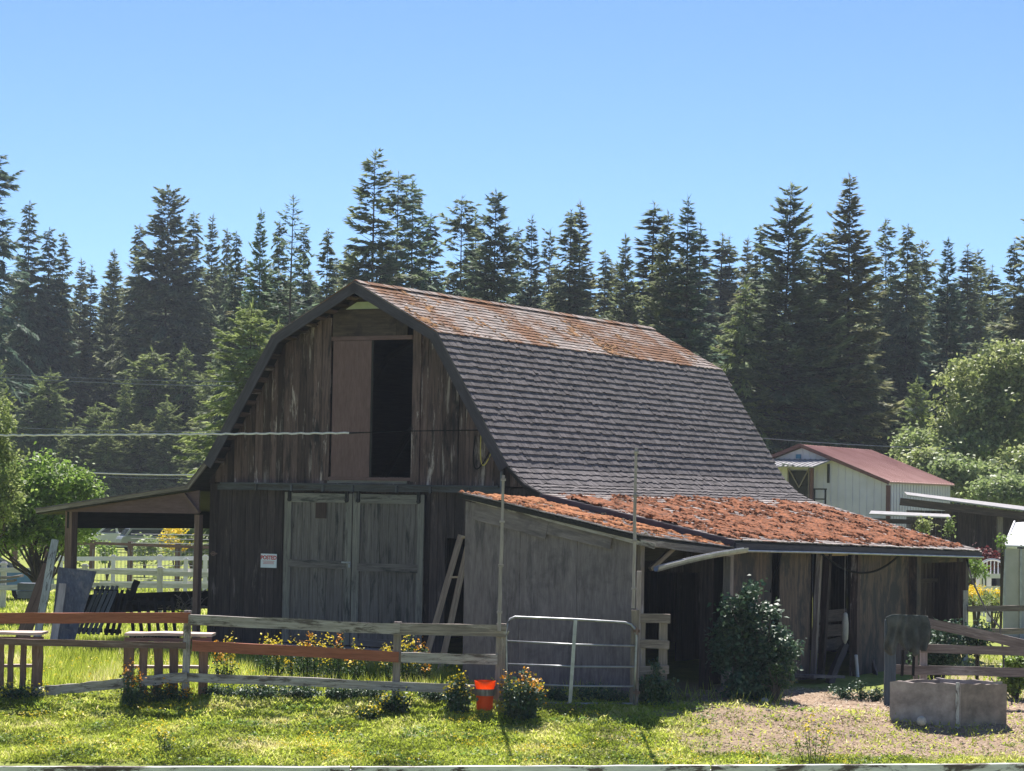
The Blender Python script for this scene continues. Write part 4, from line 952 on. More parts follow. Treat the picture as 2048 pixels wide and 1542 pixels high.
for s in (1, -1):
    m = M(); n_ = int(SL/.3)
    m.prism([(0, 0, apz), (0, SL, apz), (s*e_g, SL, e_z), (s*e_g, 0, e_z)], (0, 0, -.06), V((s, 0, -.3)))
    for i in range(n_+1): y_ = SL*i/n_; m.beam((s*.05, min(max(y_, .03), SL-.03), apz+.0), (s*(e_g-.02), min(max(y_, .03), SL-.03), e_z+.015), .035, .03)
    rr_ = m.build('roof', MTLR, sb, True)
    m = M(); m.beam((0, -.03, apz-.03), (s*e_g, -.03, e_z-.05), .04, .14, up=(0, 0, 1)); m.build('rake_trim', TRIM, sb, True)
    m = M(); m.box((s*(e_g-.12), .19, (e_z-.15)/2), (.16, .1, e_z-.15)); m.build('corner_trim', TRIM, sb, True)
vg, vz = S.gw(1597, 913, .2); m = M(); m.box((vg, .19, vz), (.2, .06, .17)); m.build('vent', plain('blue_vent', (.08, .2, .3), (.1, .25, .36), 3), sb, True)
# awning with dark hayloft bay
a0 = S.gw(1545, 934, -1.3); a1 = S.gw(1627, 935, -1.3); b1_ = S.gw(1664, 921, .2); b0_ = S.gw(1545, 918, .2)
m = M(); m.prism([(a0[0]-1.5, -1.3, a1[1]), (a1[0], -1.3, a1[1]), (b1_[0], .2, b1_[1]), (b0_[0]-1, .2, b1_[1])], (0, 0, .04), V((0, 1, 0)))
for i in range(14): t = i/13; m.beam(V((a1[0]-3*t, -1.3, a1[1]+.05)), V((b1_[0]-3*t, .2, b1_[1]+.05)), .04, .03)
m.build('awning', ZINC, sb, True)
m = M(); g_a, _ = S.gw(1575, 960, .2); g_b, _ = S.gw(1620, 960, .2); m.box(((g_a+g_b)/2, .19, a1[1]-1.2), (g_b-g_a, .06, 2.2)); m.build('bay_opening', DKBM, sb, True)
m = M()
for p, q_ in (((1578, 938), (1598, 975)), ((1618, 938), (1598, 975)), ((1618, 936), (1617, 995)), ((1576, 936), (1577, 990))):
    g2, z2 = S.gw(*p, .12); g3, z3 = S.gw(*q_, .12); m.beam((g2, .12, z2), (g3, .12, z3), .04, .07, up=(0, 1, 0))
m.build('bay_braces', OLDW, sb, True)
m = M(); g2, z2 = S.gw(1624, 938, -.1); m.box((g2, -.1, z2-.9), (.12, .12, 1.9)); m.build('awning_post', TRIM, sb, True)
m = M(); g2, z2 = S.gw(1657, 928, .2); g3, z3 = S.gw(1657, 966, .2); m.box((g2, .19, (z2+z3)/2), (.09, .05, z2-z3)); m.build('slot_window', DKBM, sb, True)
m = M(); g2, z2 = S.gw(1629, 978, -.6); g3, z3 = S.gw(1651, 978, -.6)
for gq in (g2, g3): m.box((gq, -.6, z2-.45), (.06, .06, .95))
m.box(((g2+g3)/2, -.6, z2), (g3-g2+.1, .05, .06)); m.box(((g2+g3)/2, -.6, z2-.4), (g3-g2, .04, .05)); m.build('landing_rail', DKBM, sb, True)
m = M(); q0, q1 = S.gw(1568, 929, -1.35), S.gw(1590, 926, -1.35); m.box(((q0[0]+q1[0])/2, -1.5, q0[1]), (.35, .5, .05), Matrix.Rotation(.15, 3, 'Y')); m.lathe(((q0[0]+q1[0])/2-.12, -1.7, q0[1]-.1), [(.03, 0), (.06, .04), (.03, .09)], 8); m.build('yard_lamp', ZINC, sb, True)

# open dark shed on the right with thin zinc roof
op = thing('open_shed', (at(1900, 1100, 93).x, 93, 0), 'dark open-fronted shed under a thin pale roof at the right edge', 'shed')
m = M(); f0, f1 = at(1814, 992, 92), at(2120, 1032, 90.5); bk0, bk1 = at(1808, 986, 96), at(2120, 1024, 95)
m.prism([f0, f1, bk1, bk0], (0, 0, .05), V((1, 0, 0))); m.build('roof', ZINC, op)
m = M(); m.beam(at(1800, 1003, 92.3), at(2120, 1040, 90.8), .08, .28); m.build('fascia', SIDL, op)
for px in (1897, 2000, 2100): t = at(px, 1012+(px-1897)*.14, 92.2-(px-1897)*.005); m = M(); m.box((t.x, t.y, t.z/2), (.2, .2, t.z)); m.build('post', OLDW if px > 1990 else SIDL, op)
m = M(); bx0, bx1 = at(1812, 1000, 96), at(2120, 1000, 95)
x = bx0.x
while x < bx1.x: m.box((x+.11, 95.6, 1.7), (.21, .04, 3.4), None, V((0, 0, 1))); x += .22
m.build('back_wall', SIDL, op)
m = M(); m.box((bx0.x, 94, 1.7), (.06, 3.4, 3.4), None, V((0, 0, 1))); m.build('end_wall', SIDL, op)
m = M(); m.box(((bx0.x+bx1.x)/2, 93.6, 1.7), (bx1.x-bx0.x, .06, .18)); m.box(((bx0.x+bx1.x)/2, 93.6, .7), (bx1.x-bx0.x, .06, .8), None, V((1, 0, 0))); m.build('stall_rail', SIDL, op)
# low flat-roofed shelter in front of it
ls = thing('low_shelter', (at(1820, 1100, 86).x, 86, 0), 'low flat-roofed shelter between the steel barn and the open shed', 'shelter')
m = M(); m.prism([at(1738, 1030, 85.5), at(1902, 1037, 85.5), at(1898, 1031, 88), at(1742, 1024, 88)], (0, 0, .05), V((1, 0, 0))); m.build('roof', ZINC, ls)
m = M(); m.beam(at(1745, 1041, 85.6), at(1900, 1046, 85.6), .05, .16); m.build('fascia', SIDL, ls)
for px in (1750, 1826, 1893): t = at(px, 1040, 85.8); m = M(); m.box((t.x, t.y, t.z/2), (.12, .12, t.z)); m.build('post', SIDL, ls)
m = M(); a, b = at(1800, 1060, 88), at(1895, 1060, 88); m.box(((a.x+b.x)/2, 88, 1.2), (b.x-a.x, .05, 2.3), None, V((0, 0, 1))); m.build('back_wall', SIDL, ls)
# greenhouse
gh = thing('greenhouse', (at(2030, 1150, 66).x, 66, 0), 'small greenhouse with a milky white sloping roof at the right edge', 'greenhouse')
a, b, c_, d_ = at(2008, 1093, 65), at(2150, 1098, 65), at(2150, 1040, 68), at(2029, 1048, 68)
m = M(); m.prism([a, b, c_, d_], (0, 0, .04), V((1, 0, 0))); m.build('roof', GHRF, gh)
m = M(); m.prism([(a.x+.06, 65.1, 0), (b.x, 65.1, 0), (b.x, 65.1, a.z-.05), (a.x+.06, 65.1, a.z-.05)], (0, .03, 0)); m.build('front_wall', GHWL, gh)
m = M(); m.prism([(a.x+.06, 65.14, 0), (d_.x+.05, 68, 0), (d_.x+.05, 68, d_.z-.06), (a.x+.06, 65.14, a.z-.05)], (.03, 0, 0)); m.build('end_wall', GHWL, gh)
m = M()
for px in (2009, 2042): t = at(px, 1098, 65.05); m.box((t.x, 65.06, t.z/2), (.05, .05, t.z)); m.beam(at(px, 1096, 65)+V((0, 0, .06)), at(px+20, 1047, 68)+V((0, 0, .06)), .04, .04)
m.build('frame', GALV, gh)
# white garden chair behind the fence
gc = thing('garden_chair', (at(1985, 1150, 80).x, 80, .4), 'white round-backed garden chair behind the white fence on the right', 'chair')
cx, cy, cz = at(1985, 1150, 80); bt = at(1985, 1119, 80).z
m = M(); m.tube([(cx+.42*math.cos(t), cy, bt-.32+.32*math.sin(t)) for t in np.linspace(math.pi, 0, 12)]+[(cx+.42, cy, cz-.1), ], .045, 6)
for k in np.linspace(-.3, .3, 6): m.tube([(cx+k, cy, cz-.1), (cx+k, cy, bt-.32+.32*math.sqrt(max(0, 1-(k/.42)**2)))], .02, 5)
m.tube([(cx-.42, cy, bt-.32), (cx-.42, cy, cz-.1)], .045, 6); m.build('backrest', VIN, gc)
m = M(); m.box((cx, cy-.3, cz-.05), (.84, .6, .06)); m.build('seat', VIN, gc)
for s in (-1, 1):
    for q_ in (0, -.55): m = M(); m.box((cx+s*.38, cy+q_, (cz-.08)/2), (.06, .06, cz-.08)); m.build('leg', VIN, gc)
# ------------------------------------------------------------------ foliage
def rvec(n): v = rng.normal(size=(n, 3)); return v/np.linalg.norm(v, axis=1)[:, None]
def tris_from(c, dirs, side, ln, wd):
    """thin pointed leaf triangles: base centre c, direction, sideways vector"""
    a = c-side*wd[:, None]/2; b = c+side*wd[:, None]/2; t = c+dirs*ln[:, None]
    return np.stack([a, b, t], 1)
def conifer(seed, H, Rm_, dens=1.0, droop=.35, skip=0.0, pw=.85, step=.45, spray=(.34, .66), bare=.04, mat=None, upt=.15, name='conifer', irregular=.35):
    Rm = Rm_*1.22; r = np.random.default_rng(seed); m = M()
    lean = r.normal(size=2)*.006*H
    def cen(z): t = z/H; return np.array([lean[0]*t*t, lean[1]*t*t, z])
    pts = [tuple(cen(H*i/10)) for i in range(11)]
    m.tube(pts, .009*H, 7, .012)
    Vs = []; rn = []
    z = H*bare; ang = 0; bulge = r.uniform(0, 6)
    while z < H*.985:
        t = z/H; pr = (1-t)**pw*(1+.13*math.sin(t*17+bulge))*min(1, .45+t*3.2)
        nb = 6 if t < .8 else 5
        for b in range(nb):
            if r.random() < skip*(1-.3*t): continue
            az = ang+2*math.pi*b/nb+r.uniform(-.4, .4); rr = Rm*pr*r.uniform(1-irregular, 1+irregular*.45)+.12
            el = -.25+.75*t+r.uniform(-.28, .26); dr = droop*r.uniform(.3, 1.6)
            d = np.array([math.cos(az), math.sin(az), 0]); sdv = np.array([-d[1], d[0], 0])
            k = max(6, int(rr*36*dens)); s = .12+.9*r.random(k)**.75
            zb = min(z+r.uniform(-.7, .7)*step*1.6, H*.985); P = cen(zb)+d*(rr*s)[:, None]; P[:, 2] += rr*(el*s-dr*s*s+upt*s**4)
            off = r.uniform(-1, 1, k)*.30*rr*(1.08-s)*.9; P += sdv*off[:, None]; P[:, 2] -= np.abs(off)*.25
            slope = (el-2*dr*s+4*upt*s**3)
            dirs = d[None]*1.0+sdv[None]*(np.sign(off)*r.uniform(.2, 1.3, k))[:, None]+np.array([0, 0, 1.])[None]*(slope+r.uniform(-.45, .1, k)-droop*.5)[:, None]
            dirs /= np.linalg.norm(dirs, axis=1)[:, None]
            up = np.array([0, 0, 1.])[None]+r.normal(size=(k, 3))*.45; sd2 = np.cross(dirs, up); sd2 /= np.linalg.norm(sd2, axis=1)[:, None]
            ln = r.uniform(*spray, k)*(.55+.6*min(1, rr/Rm*1.4)); wd = ln*r.uniform(.28, .5, k)
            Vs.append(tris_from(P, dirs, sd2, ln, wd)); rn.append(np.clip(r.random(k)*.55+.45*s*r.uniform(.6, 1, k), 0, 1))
            m.add([tuple(cen(z)), tuple(cen(z)+np.array([0, 0, -.03-.004*H*(1-t)])), tuple(cen(z)+d*rr*.92+np.array([0, 0, rr*(el*.92-dr*.85+upt*.7)]))], [(0, 1, 2)], Vector(tuple(d)))
        ang += 2.4; z += step*(1-.55*t)*r.uniform(.8, 1.25)
    k = 26; zz = H*r.uniform(.95, 1.0, k); c = np.stack([np.full(k, lean[0])+r.normal(size=k)*.03, np.full(k, lean[1])+r.normal(size=k)*.03, zz], 1)
    dirs = r.normal(size=(k, 3))*.5+np.array([0, 0, .9]); dirs /= np.linalg.norm(dirs, axis=1)[:, None]; sd2 = rvec(k)
    Vs.append(tris_from(c, dirs, sd2, r.uniform(.2, .5, k), np.full(k, .07))); rn.append(r.random(k))
    root = thing(name, (0, 0, 0), None, 'conifer'); m.build('trunk', TWIG, root, True, fixn=False)
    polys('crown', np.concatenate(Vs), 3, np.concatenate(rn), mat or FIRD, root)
    root['H'] = H
    return root
PT = {}
PT['spruce'] = conifer(1, 24, 3.5, 1.15, .25, .02, .85)
PT['spruce2'] = conifer(2, 24, 3.1, 1.1, .3, .05, .9)
PT['fir'] = conifer(3, 24, 4.4, 1.1, .22, .04, .75, irregular=.4)
PT['fir2'] = conifer(4, 24, 4.0, 1.1, .3, .08, .7, irregular=.45)
PT['hemlock'] = conifer(5, 24, 3.0, .95, .5, .12, .7, irregular=.5)
PT['ragged'] = conifer(6, 24, 2.9, .85, .35, .32, .55, irregular=.6, step=.55)
PT['ragged2'] = conifer(7, 24, 3.3, .8, .45, .38, .5, irregular=.65, step=.6)
PT['broadtop'] = conifer(8, 24, 4.0, 1.1, .3, .1, .42, irregular=.4)
PT['narrow'] = conifer(9, 24, 2.1, 1.1, .35, .06, .8)
PT['dead'] = conifer(10, 24, 2.6, .28, .15, .45, .6, step=.7)
PT['cedar'] = conifer(12, 12, 3.0, 1.5, .55, .03, .75, mat=FIRG, spray=(.2, .38), step=.3, irregular=.4)
PT['cedar2'] = conifer(13, 12, 3.3, 1.5, .45, .05, .6, mat=FIRG, spray=(.2, .38), step=.3, irregular=.5)
for p in PT.values(): del p['H']; p['_u'] = 0
HP = {k: (12 if 'cedar' in k else 24) for k in PT}
def put_tree(kind, px, ytop, Y, label=None, group=None, wide=1.0, base_z=0.0, cat='conifer', name='conifer'):
    if px < 470: Y = 166+(Y-70)*.45
    if px > 1400 and Y < 136: Y = 124+(Y-96)*.4
    top = at(px, ytop, Y); h = top.z-base_z; s = h/HP[kind]
    M4 = Matrix.Translation((top.x, Y, base_z))@Matrix.Rotation(random.uniform(0, 6.28), 4, 'Z')@Matrix.Diagonal((s*wide, s*wide, s, 1))
    src = PT[kind]
    if src['_u'] == 0: o = src; o['_u'] = 1; o.matrix_basis = M4
    else: o = copy_tree(src, M4)
    o.name = name
    tag(o, label, cat, group); return o
G1 = 'tall conifers of the forest behind the barn'
trees = [
 ('spruce', 1700, 350, 118, 'tallest symmetrical spruce right of the barn with a thin leader', 1.05), ('fir', 1568, 368, 112, 'broad dark fir with a ragged tip beside the tallest spruce', 1.0),
 ('fir2', 1645, 470, 116, 'dark fir filling the dip between the two big firs', 1.05), ('spruce2', 1377, 395, 120, 'slim pointed spruce directly above the rear ridge end of the barn', 1.0),
 ('spruce', 1337, 424, 121, 'slim spruce just left of the pointed one over the rear ridge end', .9), ('narrow', 1303, 405, 140, 'pale thin-topped fir further back, above the roof rear', 1.6),
 ('ragged', 750, 303, 128, 'tallest ragged dark tree above the barn peak', 1.0), ('ragged2', 797, 343, 132, 'thin ragged tree just right of the tallest ragged one', .8), ('ragged', 829, 362, 134, 'third ragged tree right of the barn peak', .85),
 ('hemlock', 866, 428, 138, 'small-topped hemlock right of the three ragged trees', .9), ('ragged2', 925, 393, 136, 'gappy tree with open top between the ragged trio and the dark fir', .85), ('narrow', 955, 424, 150, 'narrow spire just left of the dark drooping fir', 1.0),
 ('fir2', 990, 379, 128, 'dark drooping fir over the middle of the barn ridge', .85), ('spruce2', 1065, 433, 140, 'small neat spire right of the dark drooping fir', .8), ('hemlock', 1040, 455, 146, 'low hemlock top beside the small neat spire', .8),
 ('ragged', 1095, 460, 150, 'short ragged top between the neat spire and the twin spires', .7), ('hemlock', 1140, 420, 138, 'left one of the twin spires over the roof centre', .95), ('spruce2', 1160, 404, 140, 'right one of the twin spires over the roof centre', .9),
 ('hemlock', 1210, 500, 150, 'low top in the gap right of the twin spires', .8), ('spruce', 1254, 470, 136, 'dark little spruce left of the pale thin-topped fir', .75),
 ('narrow', 1398, 447, 165, 'pale narrow spire peeping right of the slim pointed spruce', 1.2), ('narrow', 1440, 468, 170, 'pale hazy narrow tree in the gap left of the big firs', 1.5), ('narrow', 1462, 474, 172, 'second pale hazy narrow tree left of the big firs', 1.2), ('spruce2', 1497, 476, 160, 'grey-green spruce low in the gap left of the big firs', .8), ('hemlock', 1522, 450, 130, 'dark side spire against the left flank of the broad dark fir', .8),
 ('ragged', 1776, 440, 150, 'thin open tree right of the tallest spruce', .8), ('hemlock', 1812, 448, 148, 'bushy-topped tree right of the thin open one', .85), ('ragged2', 1845, 482, 152, 'bent sparse tree top above the maple', .7), ('spruce', 1895, 476, 140, 'pyramid-topped spruce above the maple', .8),
 ('narrow', 1937, 490, 158, 'narrow spire right of the pyramid-topped spruce', 1.2), ('ragged', 1960, 500, 160, 'crooked top right of the narrow spire', .6), ('narrow', 1987, 532, 165, 'lowest spire near the right edge', 1.2), ('hemlock', 2030, 482, 140, 'spire at the right edge of the photo', .8), ('ragged', 2062, 440, 138, 'tree cut off by the right edge of the photo', 1.),
 ('ragged2', -5, 300, 92, 'big dark open tree cut off by the left edge of the photo', .85), ('hemlock', 62, 402, 118, 'tall feathery tree near the left edge', .8), ('hemlock', 103, 455, 122, 'dark-topped tree right of the tall feathery one', .85), ('hemlock', 128, 465, 126, 'paler feathery top beside the dark-topped tree', .7),
 ('spruce2', 162, 518, 135, 'left low spire in the dip of the left forest', .8), ('narrow', 182, 532, 140, 'right low spire in the dip of the left forest', 1.), ('spruce', 226, 500, 132, 'spire at the foot of the large broad-topped tree', .75), ('hemlock', 276, 448, 118, 'dense shoulder tree left of the large broad-topped tree', .8),
 ('broadtop', 338, 378, 112, 'large broad-topped tree dominating the left forest', .72), ('hemlock', 392, 424, 116, 'spire right of the large broad-topped tree', .85), ('spruce2', 427, 430, 128, 'small round-tipped tree left of the barn gable', .7), ('hemlock', 452, 456, 134, 'first in the low row between round tip and dark spire', .6), ('hemlock', 472, 462, 136, 'second in the low row between round tip and dark spire', .6),
 ('spruce', 523, 420, 126, 'dark slender spire over the left roof slope', .62), ('dead', 583, 392, 124, 'bare open-branched tree top over the left roof slope', 1.), ('hemlock', 556, 440, 128, 'bushy crown between the dark spire and the bare tree', .7), ('hemlock', 612, 455, 130, 'thin tree right of the bare one', .7), ('hemlock', 655, 458, 132, 'last spire left of the barn peak', .75), ('hemlock', 700, 490, 140, 'low top tucked beside the tallest ragged tree', .8),
]
for kd, px, yt, Y, lab, wd in trees: put_tree(kd, px, yt, Y, lab, G1, wd)
G2 = 'young yellow-green conifers at the forest edge'
for kd, px, yt, Y, lab, wd in [('cedar', 455, 648, 84, 'light green young conifer beside the left roof edge', .75), ('cedar2', 425, 735, 80, 'bushy young conifer left of the roof edge', .7), ('cedar', 252, 755, 82, 'young conifer above the leafy tree', .6), ('cedar', 113, 782, 84, 'small pointed young conifer on the left', .55),
    ('cedar2', 190, 810, 80, 'wide young conifer behind the leafy tree', .9), ('cedar2', 338, 800, 78, 'low young conifer between the two taller ones', .8), ('cedar2', -12, 712, 70, 'yellow-green conifer cut by the left edge', .55), ('cedar', 560, 640, 95, 'light young conifer peeping over the left roof slope', .8),
    ('cedar2', 300, 700, 88, 'feathery pale conifer above the leafy tree and wires', 1.1), ('cedar', 370, 690, 90, 'taller pale conifer left of the roof edge conifer', .9), ('cedar2', 500, 610, 96, 'pale conifer crown touching the left roof slope', .9), ('cedar2', 60, 800, 84, 'round pale conifer near the left edge', 1.0),
    ('cedar2', 150, 850, 76, 'low pale conifer right behind the leafy tree crown', 1.1), ('cedar', 215, 835, 74, 'low pointed pale conifer above the leafy tree', 1.0), ('cedar2', 285, 845, 76, 'low wide pale conifer above the lean-to roof middle', 1.2),
    ('cedar', 330, 870, 73, 'smallest pale conifer above the lean-to roof', 1.1), ('cedar2', 440, 830, 75, 'pale conifer hugging the left barn eave', 1.2), ('cedar2', 95, 740, 86, 'tall pale conifer behind the leafy tree', .9), ('cedar2', 395, 860, 74, 'lowest young conifer just above the lean-to roof', .8), ('cedar2', 1835, 760, 96, 'yellow-green young conifer at the foot of the firs left of the maple', .6), ('cedar', 1490, 560, 112, 'yellow-green bough tree low left of the broad dark fir', .8)]:
    put_tree(kd, px, yt, Y, lab, G2, wd, cat='conifer', name='young_conifer')
# the packed rows behind
rj = random.Random(5)
for k in range(159):
    row = k % 3; px = -60+(k*2170/159)+rj.uniform(-14, 14); Y = (150, 168, 186)[row]+rj.uniform(-6, 6)
    skyline = 560 if not 1150 < px < 1290 else 580
    yt = (rj.uniform(575, 680), rj.uniform(530, 590), rj.uniform(505, 565))[row]
    if px > 1850: yt += 20
    kd = rj.choice(['hemlock', 'hemlock', 'spruce2', 'narrow', 'fir2', 'spruce'])
    put_tree(kd, px, yt, Y, 'one of the closely packed conifers filling in behind the taller trees', 'packed background conifers', rj.uniform(.9, 1.4))
for k in range(40):                       # mid-height trees in front of the packed rows
    px = -40+k*2150/40+rj.uniform(-15, 15); Y = rj.uniform(128, 145); yt = rj.uniform(640, 790)
    put_tree(rj.choice(['hemlock', 'fir', 'spruce', 'fir2']), px, yt, Y, 'one of the shorter dark conifers low in the forest edge', 'shorter forest edge conifers', rj.uniform(1.0, 1.5))

def leafcloud(cl, nper, sig, size, r, mode=4, flat=.0, asp=.62):
    """cl: (n,3) clump centres; each gives nper leaf quads"""
    n = len(cl)*nper; c = np.repeat(cl, nper, 0)+r.normal(size=(n, 3))*np.array(sig)
    d = r.normal(size=(n, 3)); d[:, 2] = d[:, 2]*.6-.35; d /= np.linalg.norm(d, axis=1)[:, None]
    nn = r.normal(size=(n, 3))*.55+np.array([0, -.15, .8]); s = np.cross(d, nn); s /= np.linalg.norm(s, axis=1)[:, None]
    ln = r.uniform(.7, 1.3, n)*size; wd = ln*asp
    a = c; b = c+d*(ln*.45)[:, None]+s*(wd/2)[:, None]; e = c+d*ln[:, None]; f = c+d*(ln*.45)[:, None]-s*(wd/2)[:, None]
    b[:, 2] += ln*.12; f[:, 2] += ln*.12
    rr = np.clip(np.repeat(r.random(len(cl)), nper)*.45+r.random(n)*.55, 0, 1)
    return np.stack([a, b, e, f], 1), rr
def ell_clumps(r, ells, n, shell=.55):
    out = []; w = np.array([e[3]*e[4]*e[5] for e in ells])**.67; w /= w.sum()
    for e, q in zip(ells, w):
        k = int(n*q)+1; v = r.normal(size=(k, 3)); v /= np.linalg.norm(v, axis=1)[:, None]; rad = (shell+(1-shell)*r.random(k))*r.uniform(.86, 1.08, k)
        out.append(np.array(e[:3])+v*rad[:, None]*np.array(e[3:6]))
    return np.concatenate(out)
def broadleaf(seed, loc, trunk_h, ells, n, nper, sig, size, mat, name, label, cat, tr=.14, group=None):
    r = np.random.default_rng(seed); root = thing(name, loc, label, cat, 0, group); m = M()
    m.tube([(0, 0, -.1), (.03, 0, trunk_h*.5), (0, .02, trunk_h)], tr, 8, tr*.7)
    cl = ell_clumps(r, ells, n)
    for e in ells:
        for _ in range(2):
            v = r.normal(size=3); v /= np.linalg.norm(v); t = np.array(e[:3])+v*np.array(e[3:6])*.7; b0_ = np.array([0, 0, trunk_h*r.uniform(.5, .98)]); m.tube([tuple(b0_), tuple(b0_*.7+t*.3+r.normal(size=3)*tr*1.2), tuple(b0_*.35+t*.65+r.normal(size=3)*tr*1.5), tuple(t)], tr*.5, 5, .012)
    m.build('trunk', TWIG, root, True)
    Vq, rr = leafcloud(cl, nper, sig, size, r); polys('crown', Vq, 4, rr, mat, root); return root
# leafy tree behind the left lean-to
q = at(75, 1120, 66); e = lambda px, py, Y, rx, ry, rz: (at(px, py, Y).x-q.x, Y-66, at(px, py, Y).z, rx, ry, rz)
broadleaf(21, (q.x, 66, 0), 1.3, [e(60, 965, 66, .8, .8, .5), e(130, 960, 65.5, .6, .8, .42), e(175, 985, 66, .42, .6, .4), e(5, 960, 66, .6, .8, .5), e(95, 925, 66, .35, .4, .2), e(20, 1010, 66, .7, .8, .6), e(95, 1020, 65.4, .8, .8, .6), e(160, 1048, 66, .55, .6, .34), e(-30, 1000, 66, .9, .8, 1.1), e(50, 1055, 65.6, .9, .7, .35), e(-10, 1065, 65.4, .8, .7, .5), e(120, 1075, 65.6, .6, .6, .25)],
          700, 26, (.12, .12, .12), .125, BRD, 'leafy_tree', 'bright green leafy tree behind the left lean-to post', 'tree', .09)
q2 = at(-20, 930, 64)
broadleaf(22, (at(-25, 1100, 62).x, 62, 0), 2.2, [(0, 0, 3.9, .85, .8, 1.2), (.3, 0, 3.2, .6, .8, .8), (-.6, 0, 4.6, .9, .8, 1.2), (.1, 0, 5.2, .6, .6, .7)], 260, 26, (.1, .1, .1), .11, FIRG, 'leafy_tree', 'yellow-green tree cut off at the left edge of the photo', 'tree', .1)
# shrubs seen through the left lean-to
def shrub(px, py, Y, rx, rz, n, label, mat=BRD, seed=1, size=.11, name='shrub', nper=22, cat='shrub', group=None, ry=None):
    c = at(px, py, Y); r = np.random.default_rng(seed); root = thing(name, (c.x, Y, gz(c.x, Y) if Y < 100 else 0), label, cat, 0, group)
    zc = c.z-root.location.z; m = M()
    for k in range(5): a = r.normal(size=3)*np.array([rx*.4, rx*.3, rz*.4]); m.tube([(0, 0, -.05), (a[0]*.4, a[1]*.4, zc*.6), (a[0], a[1], zc+a[2])], .03, 5, .01)
    m.build('stems', TWIG, root, True)
    cl = ell_clumps(r, [(0, 0, zc, rx, ry or rx*.8, rz)], n, .4); Vq, rr = leafcloud(cl, nper, (size*.8,)*3, size, r); polys('crown' if cat == 'tree' else 'foliage', Vq, 4, rr, mat, root); return root
shrub(148, 1090, 100, 1.1, .9, 60, 'dark green shrub just left of the brown wire fence', BRD, 31, .16)
shrub(215, 1105, 99, .5, .45, 26, 'small green shrub between the two wire fence posts', BRD, 32)
shrub(150, 1068, 112, .5, .8, 40, 'green bush left of the white pickup', BRD, 33, .15)
shrub(290, 1100, 104, .8, .6, 40, 'pale leafy bush behind the wire mesh', BRD2, 34, .15)
shrub(352, 1080, 108, .8, .8, 50, 'yellow blossoming bush behind the wire mesh', ORP if False else YLW, 35, .12)
shrub(385, 1080, 110, 1.1, 1.1, 70, 'green bush right of the yellow blossoming one', BRD2, 36, .15)
shrub(60, 1075, 108, 2.6, .9, 90, 'long dark hedge behind the leafy tree', BRD, 37, .2, name='hedge', cat='hedge')
shrub(300, 1045, 172, 9.5, 1.6, 300, 'wide hedge in the distance under the left lean-to roof', BRD2, 38, .28, name='hedge', cat='hedge', ry=1.5)
# maple and the undergrowth at the right
q = at(1975, 1000, 116); e = lambda px, py, Y, rx, ry, rz: (at(px, py, Y+16).x-q.x, Y-100, at(px, py, Y+16).z, rx*1.16, ry*1.16, rz*1.16)
broadleaf(41, (q.x, 116, 0), 3.2, [e(1960, 760, 100, 1.6, 1.5, 1.0), e(2030, 735, 100, 1.6, 1.6, 1.1), e(1925, 830, 99.5, 1.3, 1.3, 1.0), e(2000, 830, 99, 1.9, 1.6, 1.2), e(1905, 885, 99, .85, 1.1, .7), e(2060, 870, 99, 1.7, 1.5, 1.2), e(1965, 890, 98.6, 1.3, 1.2, .8), e(2100, 780, 100, 2, 2, 1.8)],
          900, 24, (.2, .2, .2), .24, BRD2, 'maple_tree', 'broad pale green maple at the right edge of the photo', 'tree', .2)
for k, (px, py, Y, rx, rz, lab) in enumerate([(1850, 935, 93, .9, .75, 'leftmost rounded bush below the maple'), (1905, 950, 92, 1.1, .75, 'second rounded bush below the maple'), (1975, 965, 93, 1.5, .8, 'wide bush right of the steel barn roof end'),
        (2045, 950, 94, 1.5, 1.1, 'tall bush at the right edge below the maple'), (1935, 905, 97, 1.5, .7, 'upper bush tucked against the maple'), (2015, 985, 90, 1.6, .55, 'lowest bush just above the pale shed roof'), (1840, 900, 104, 1.2, .9, 'pale bush at the foot of the young conifer')]):
    shrub(px, py, Y+17, rx*1.18, rz*1.18, int(90*rx*1.5), lab, BRD2, 50+k, .22, group='bushes below the maple')
shrub(1848, 1052, 63.5, .16, .24, 16, 'left leafy sapling sticking up behind the mossy roof', BRD2, 61, .085, name='sapling', nper=14)
shrub(1897, 1056, 63.5, .11, .20, 11, 'right yellow-green sapling sticking up behind the mossy roof', FIRG, 62, .085, name='sapling', nper=14)
shrub(2003, 1085, 63, .10, .24, 10, 'thin climbing plant at the greenhouse corner', BRD, 63, .08, name='sapling', nper=14)
shrub(1966, 1120, 84, .8, .34, 60, 'burgundy-leaved bush behind the garden chair', BURG, 64, .12)
shrub(1950, 1136, 72, .36, .34, 26, 'green bush at the rear lean-to corner', BRD, 65, .1)
shrub(1955, 1185, 70, .5, .18, 30, 'left clump of the yellow flower bed', YLW, 66, .07, name='flower_clump', cat='flowers')
shrub(2022, 1190, 69, .62, .25, 60, 'big golden clump of the yellow flower bed', YLW, 67, .07, name='flower_clump', cat='flowers')
shrub(1985, 1198, 68.4, .8, .16, 40, 'low green edge of the yellow flower bed', FIRG, 68, .08, name='flower_clump', cat='flowers')
for k, (px, py, rx, rz, lab) in enumerate([(1955, 1275, .32, .33, 'dark ivy bush at the foot of the rear lean-to corner'), (1885, 1280, .65, .35, 'dark bush filling the gap under the slanting rail'), (1870, 1320, .6, .3, 'low dark weeds between the two lower right rails')]):
    shrub(px, py, 49.5, rx, rz, int(120*rx), lab, SHRB, 71+k, .09)
for k, (px, py, lab) in enumerate([(2035, 1325, 'leafy dock plant right of the trough, upper'), (2030, 1365, 'leafy dock plant right of the trough, lower')]): shrub(px, py, 46.8, .3, .12, 26, lab, BRD, 81+k, .1)
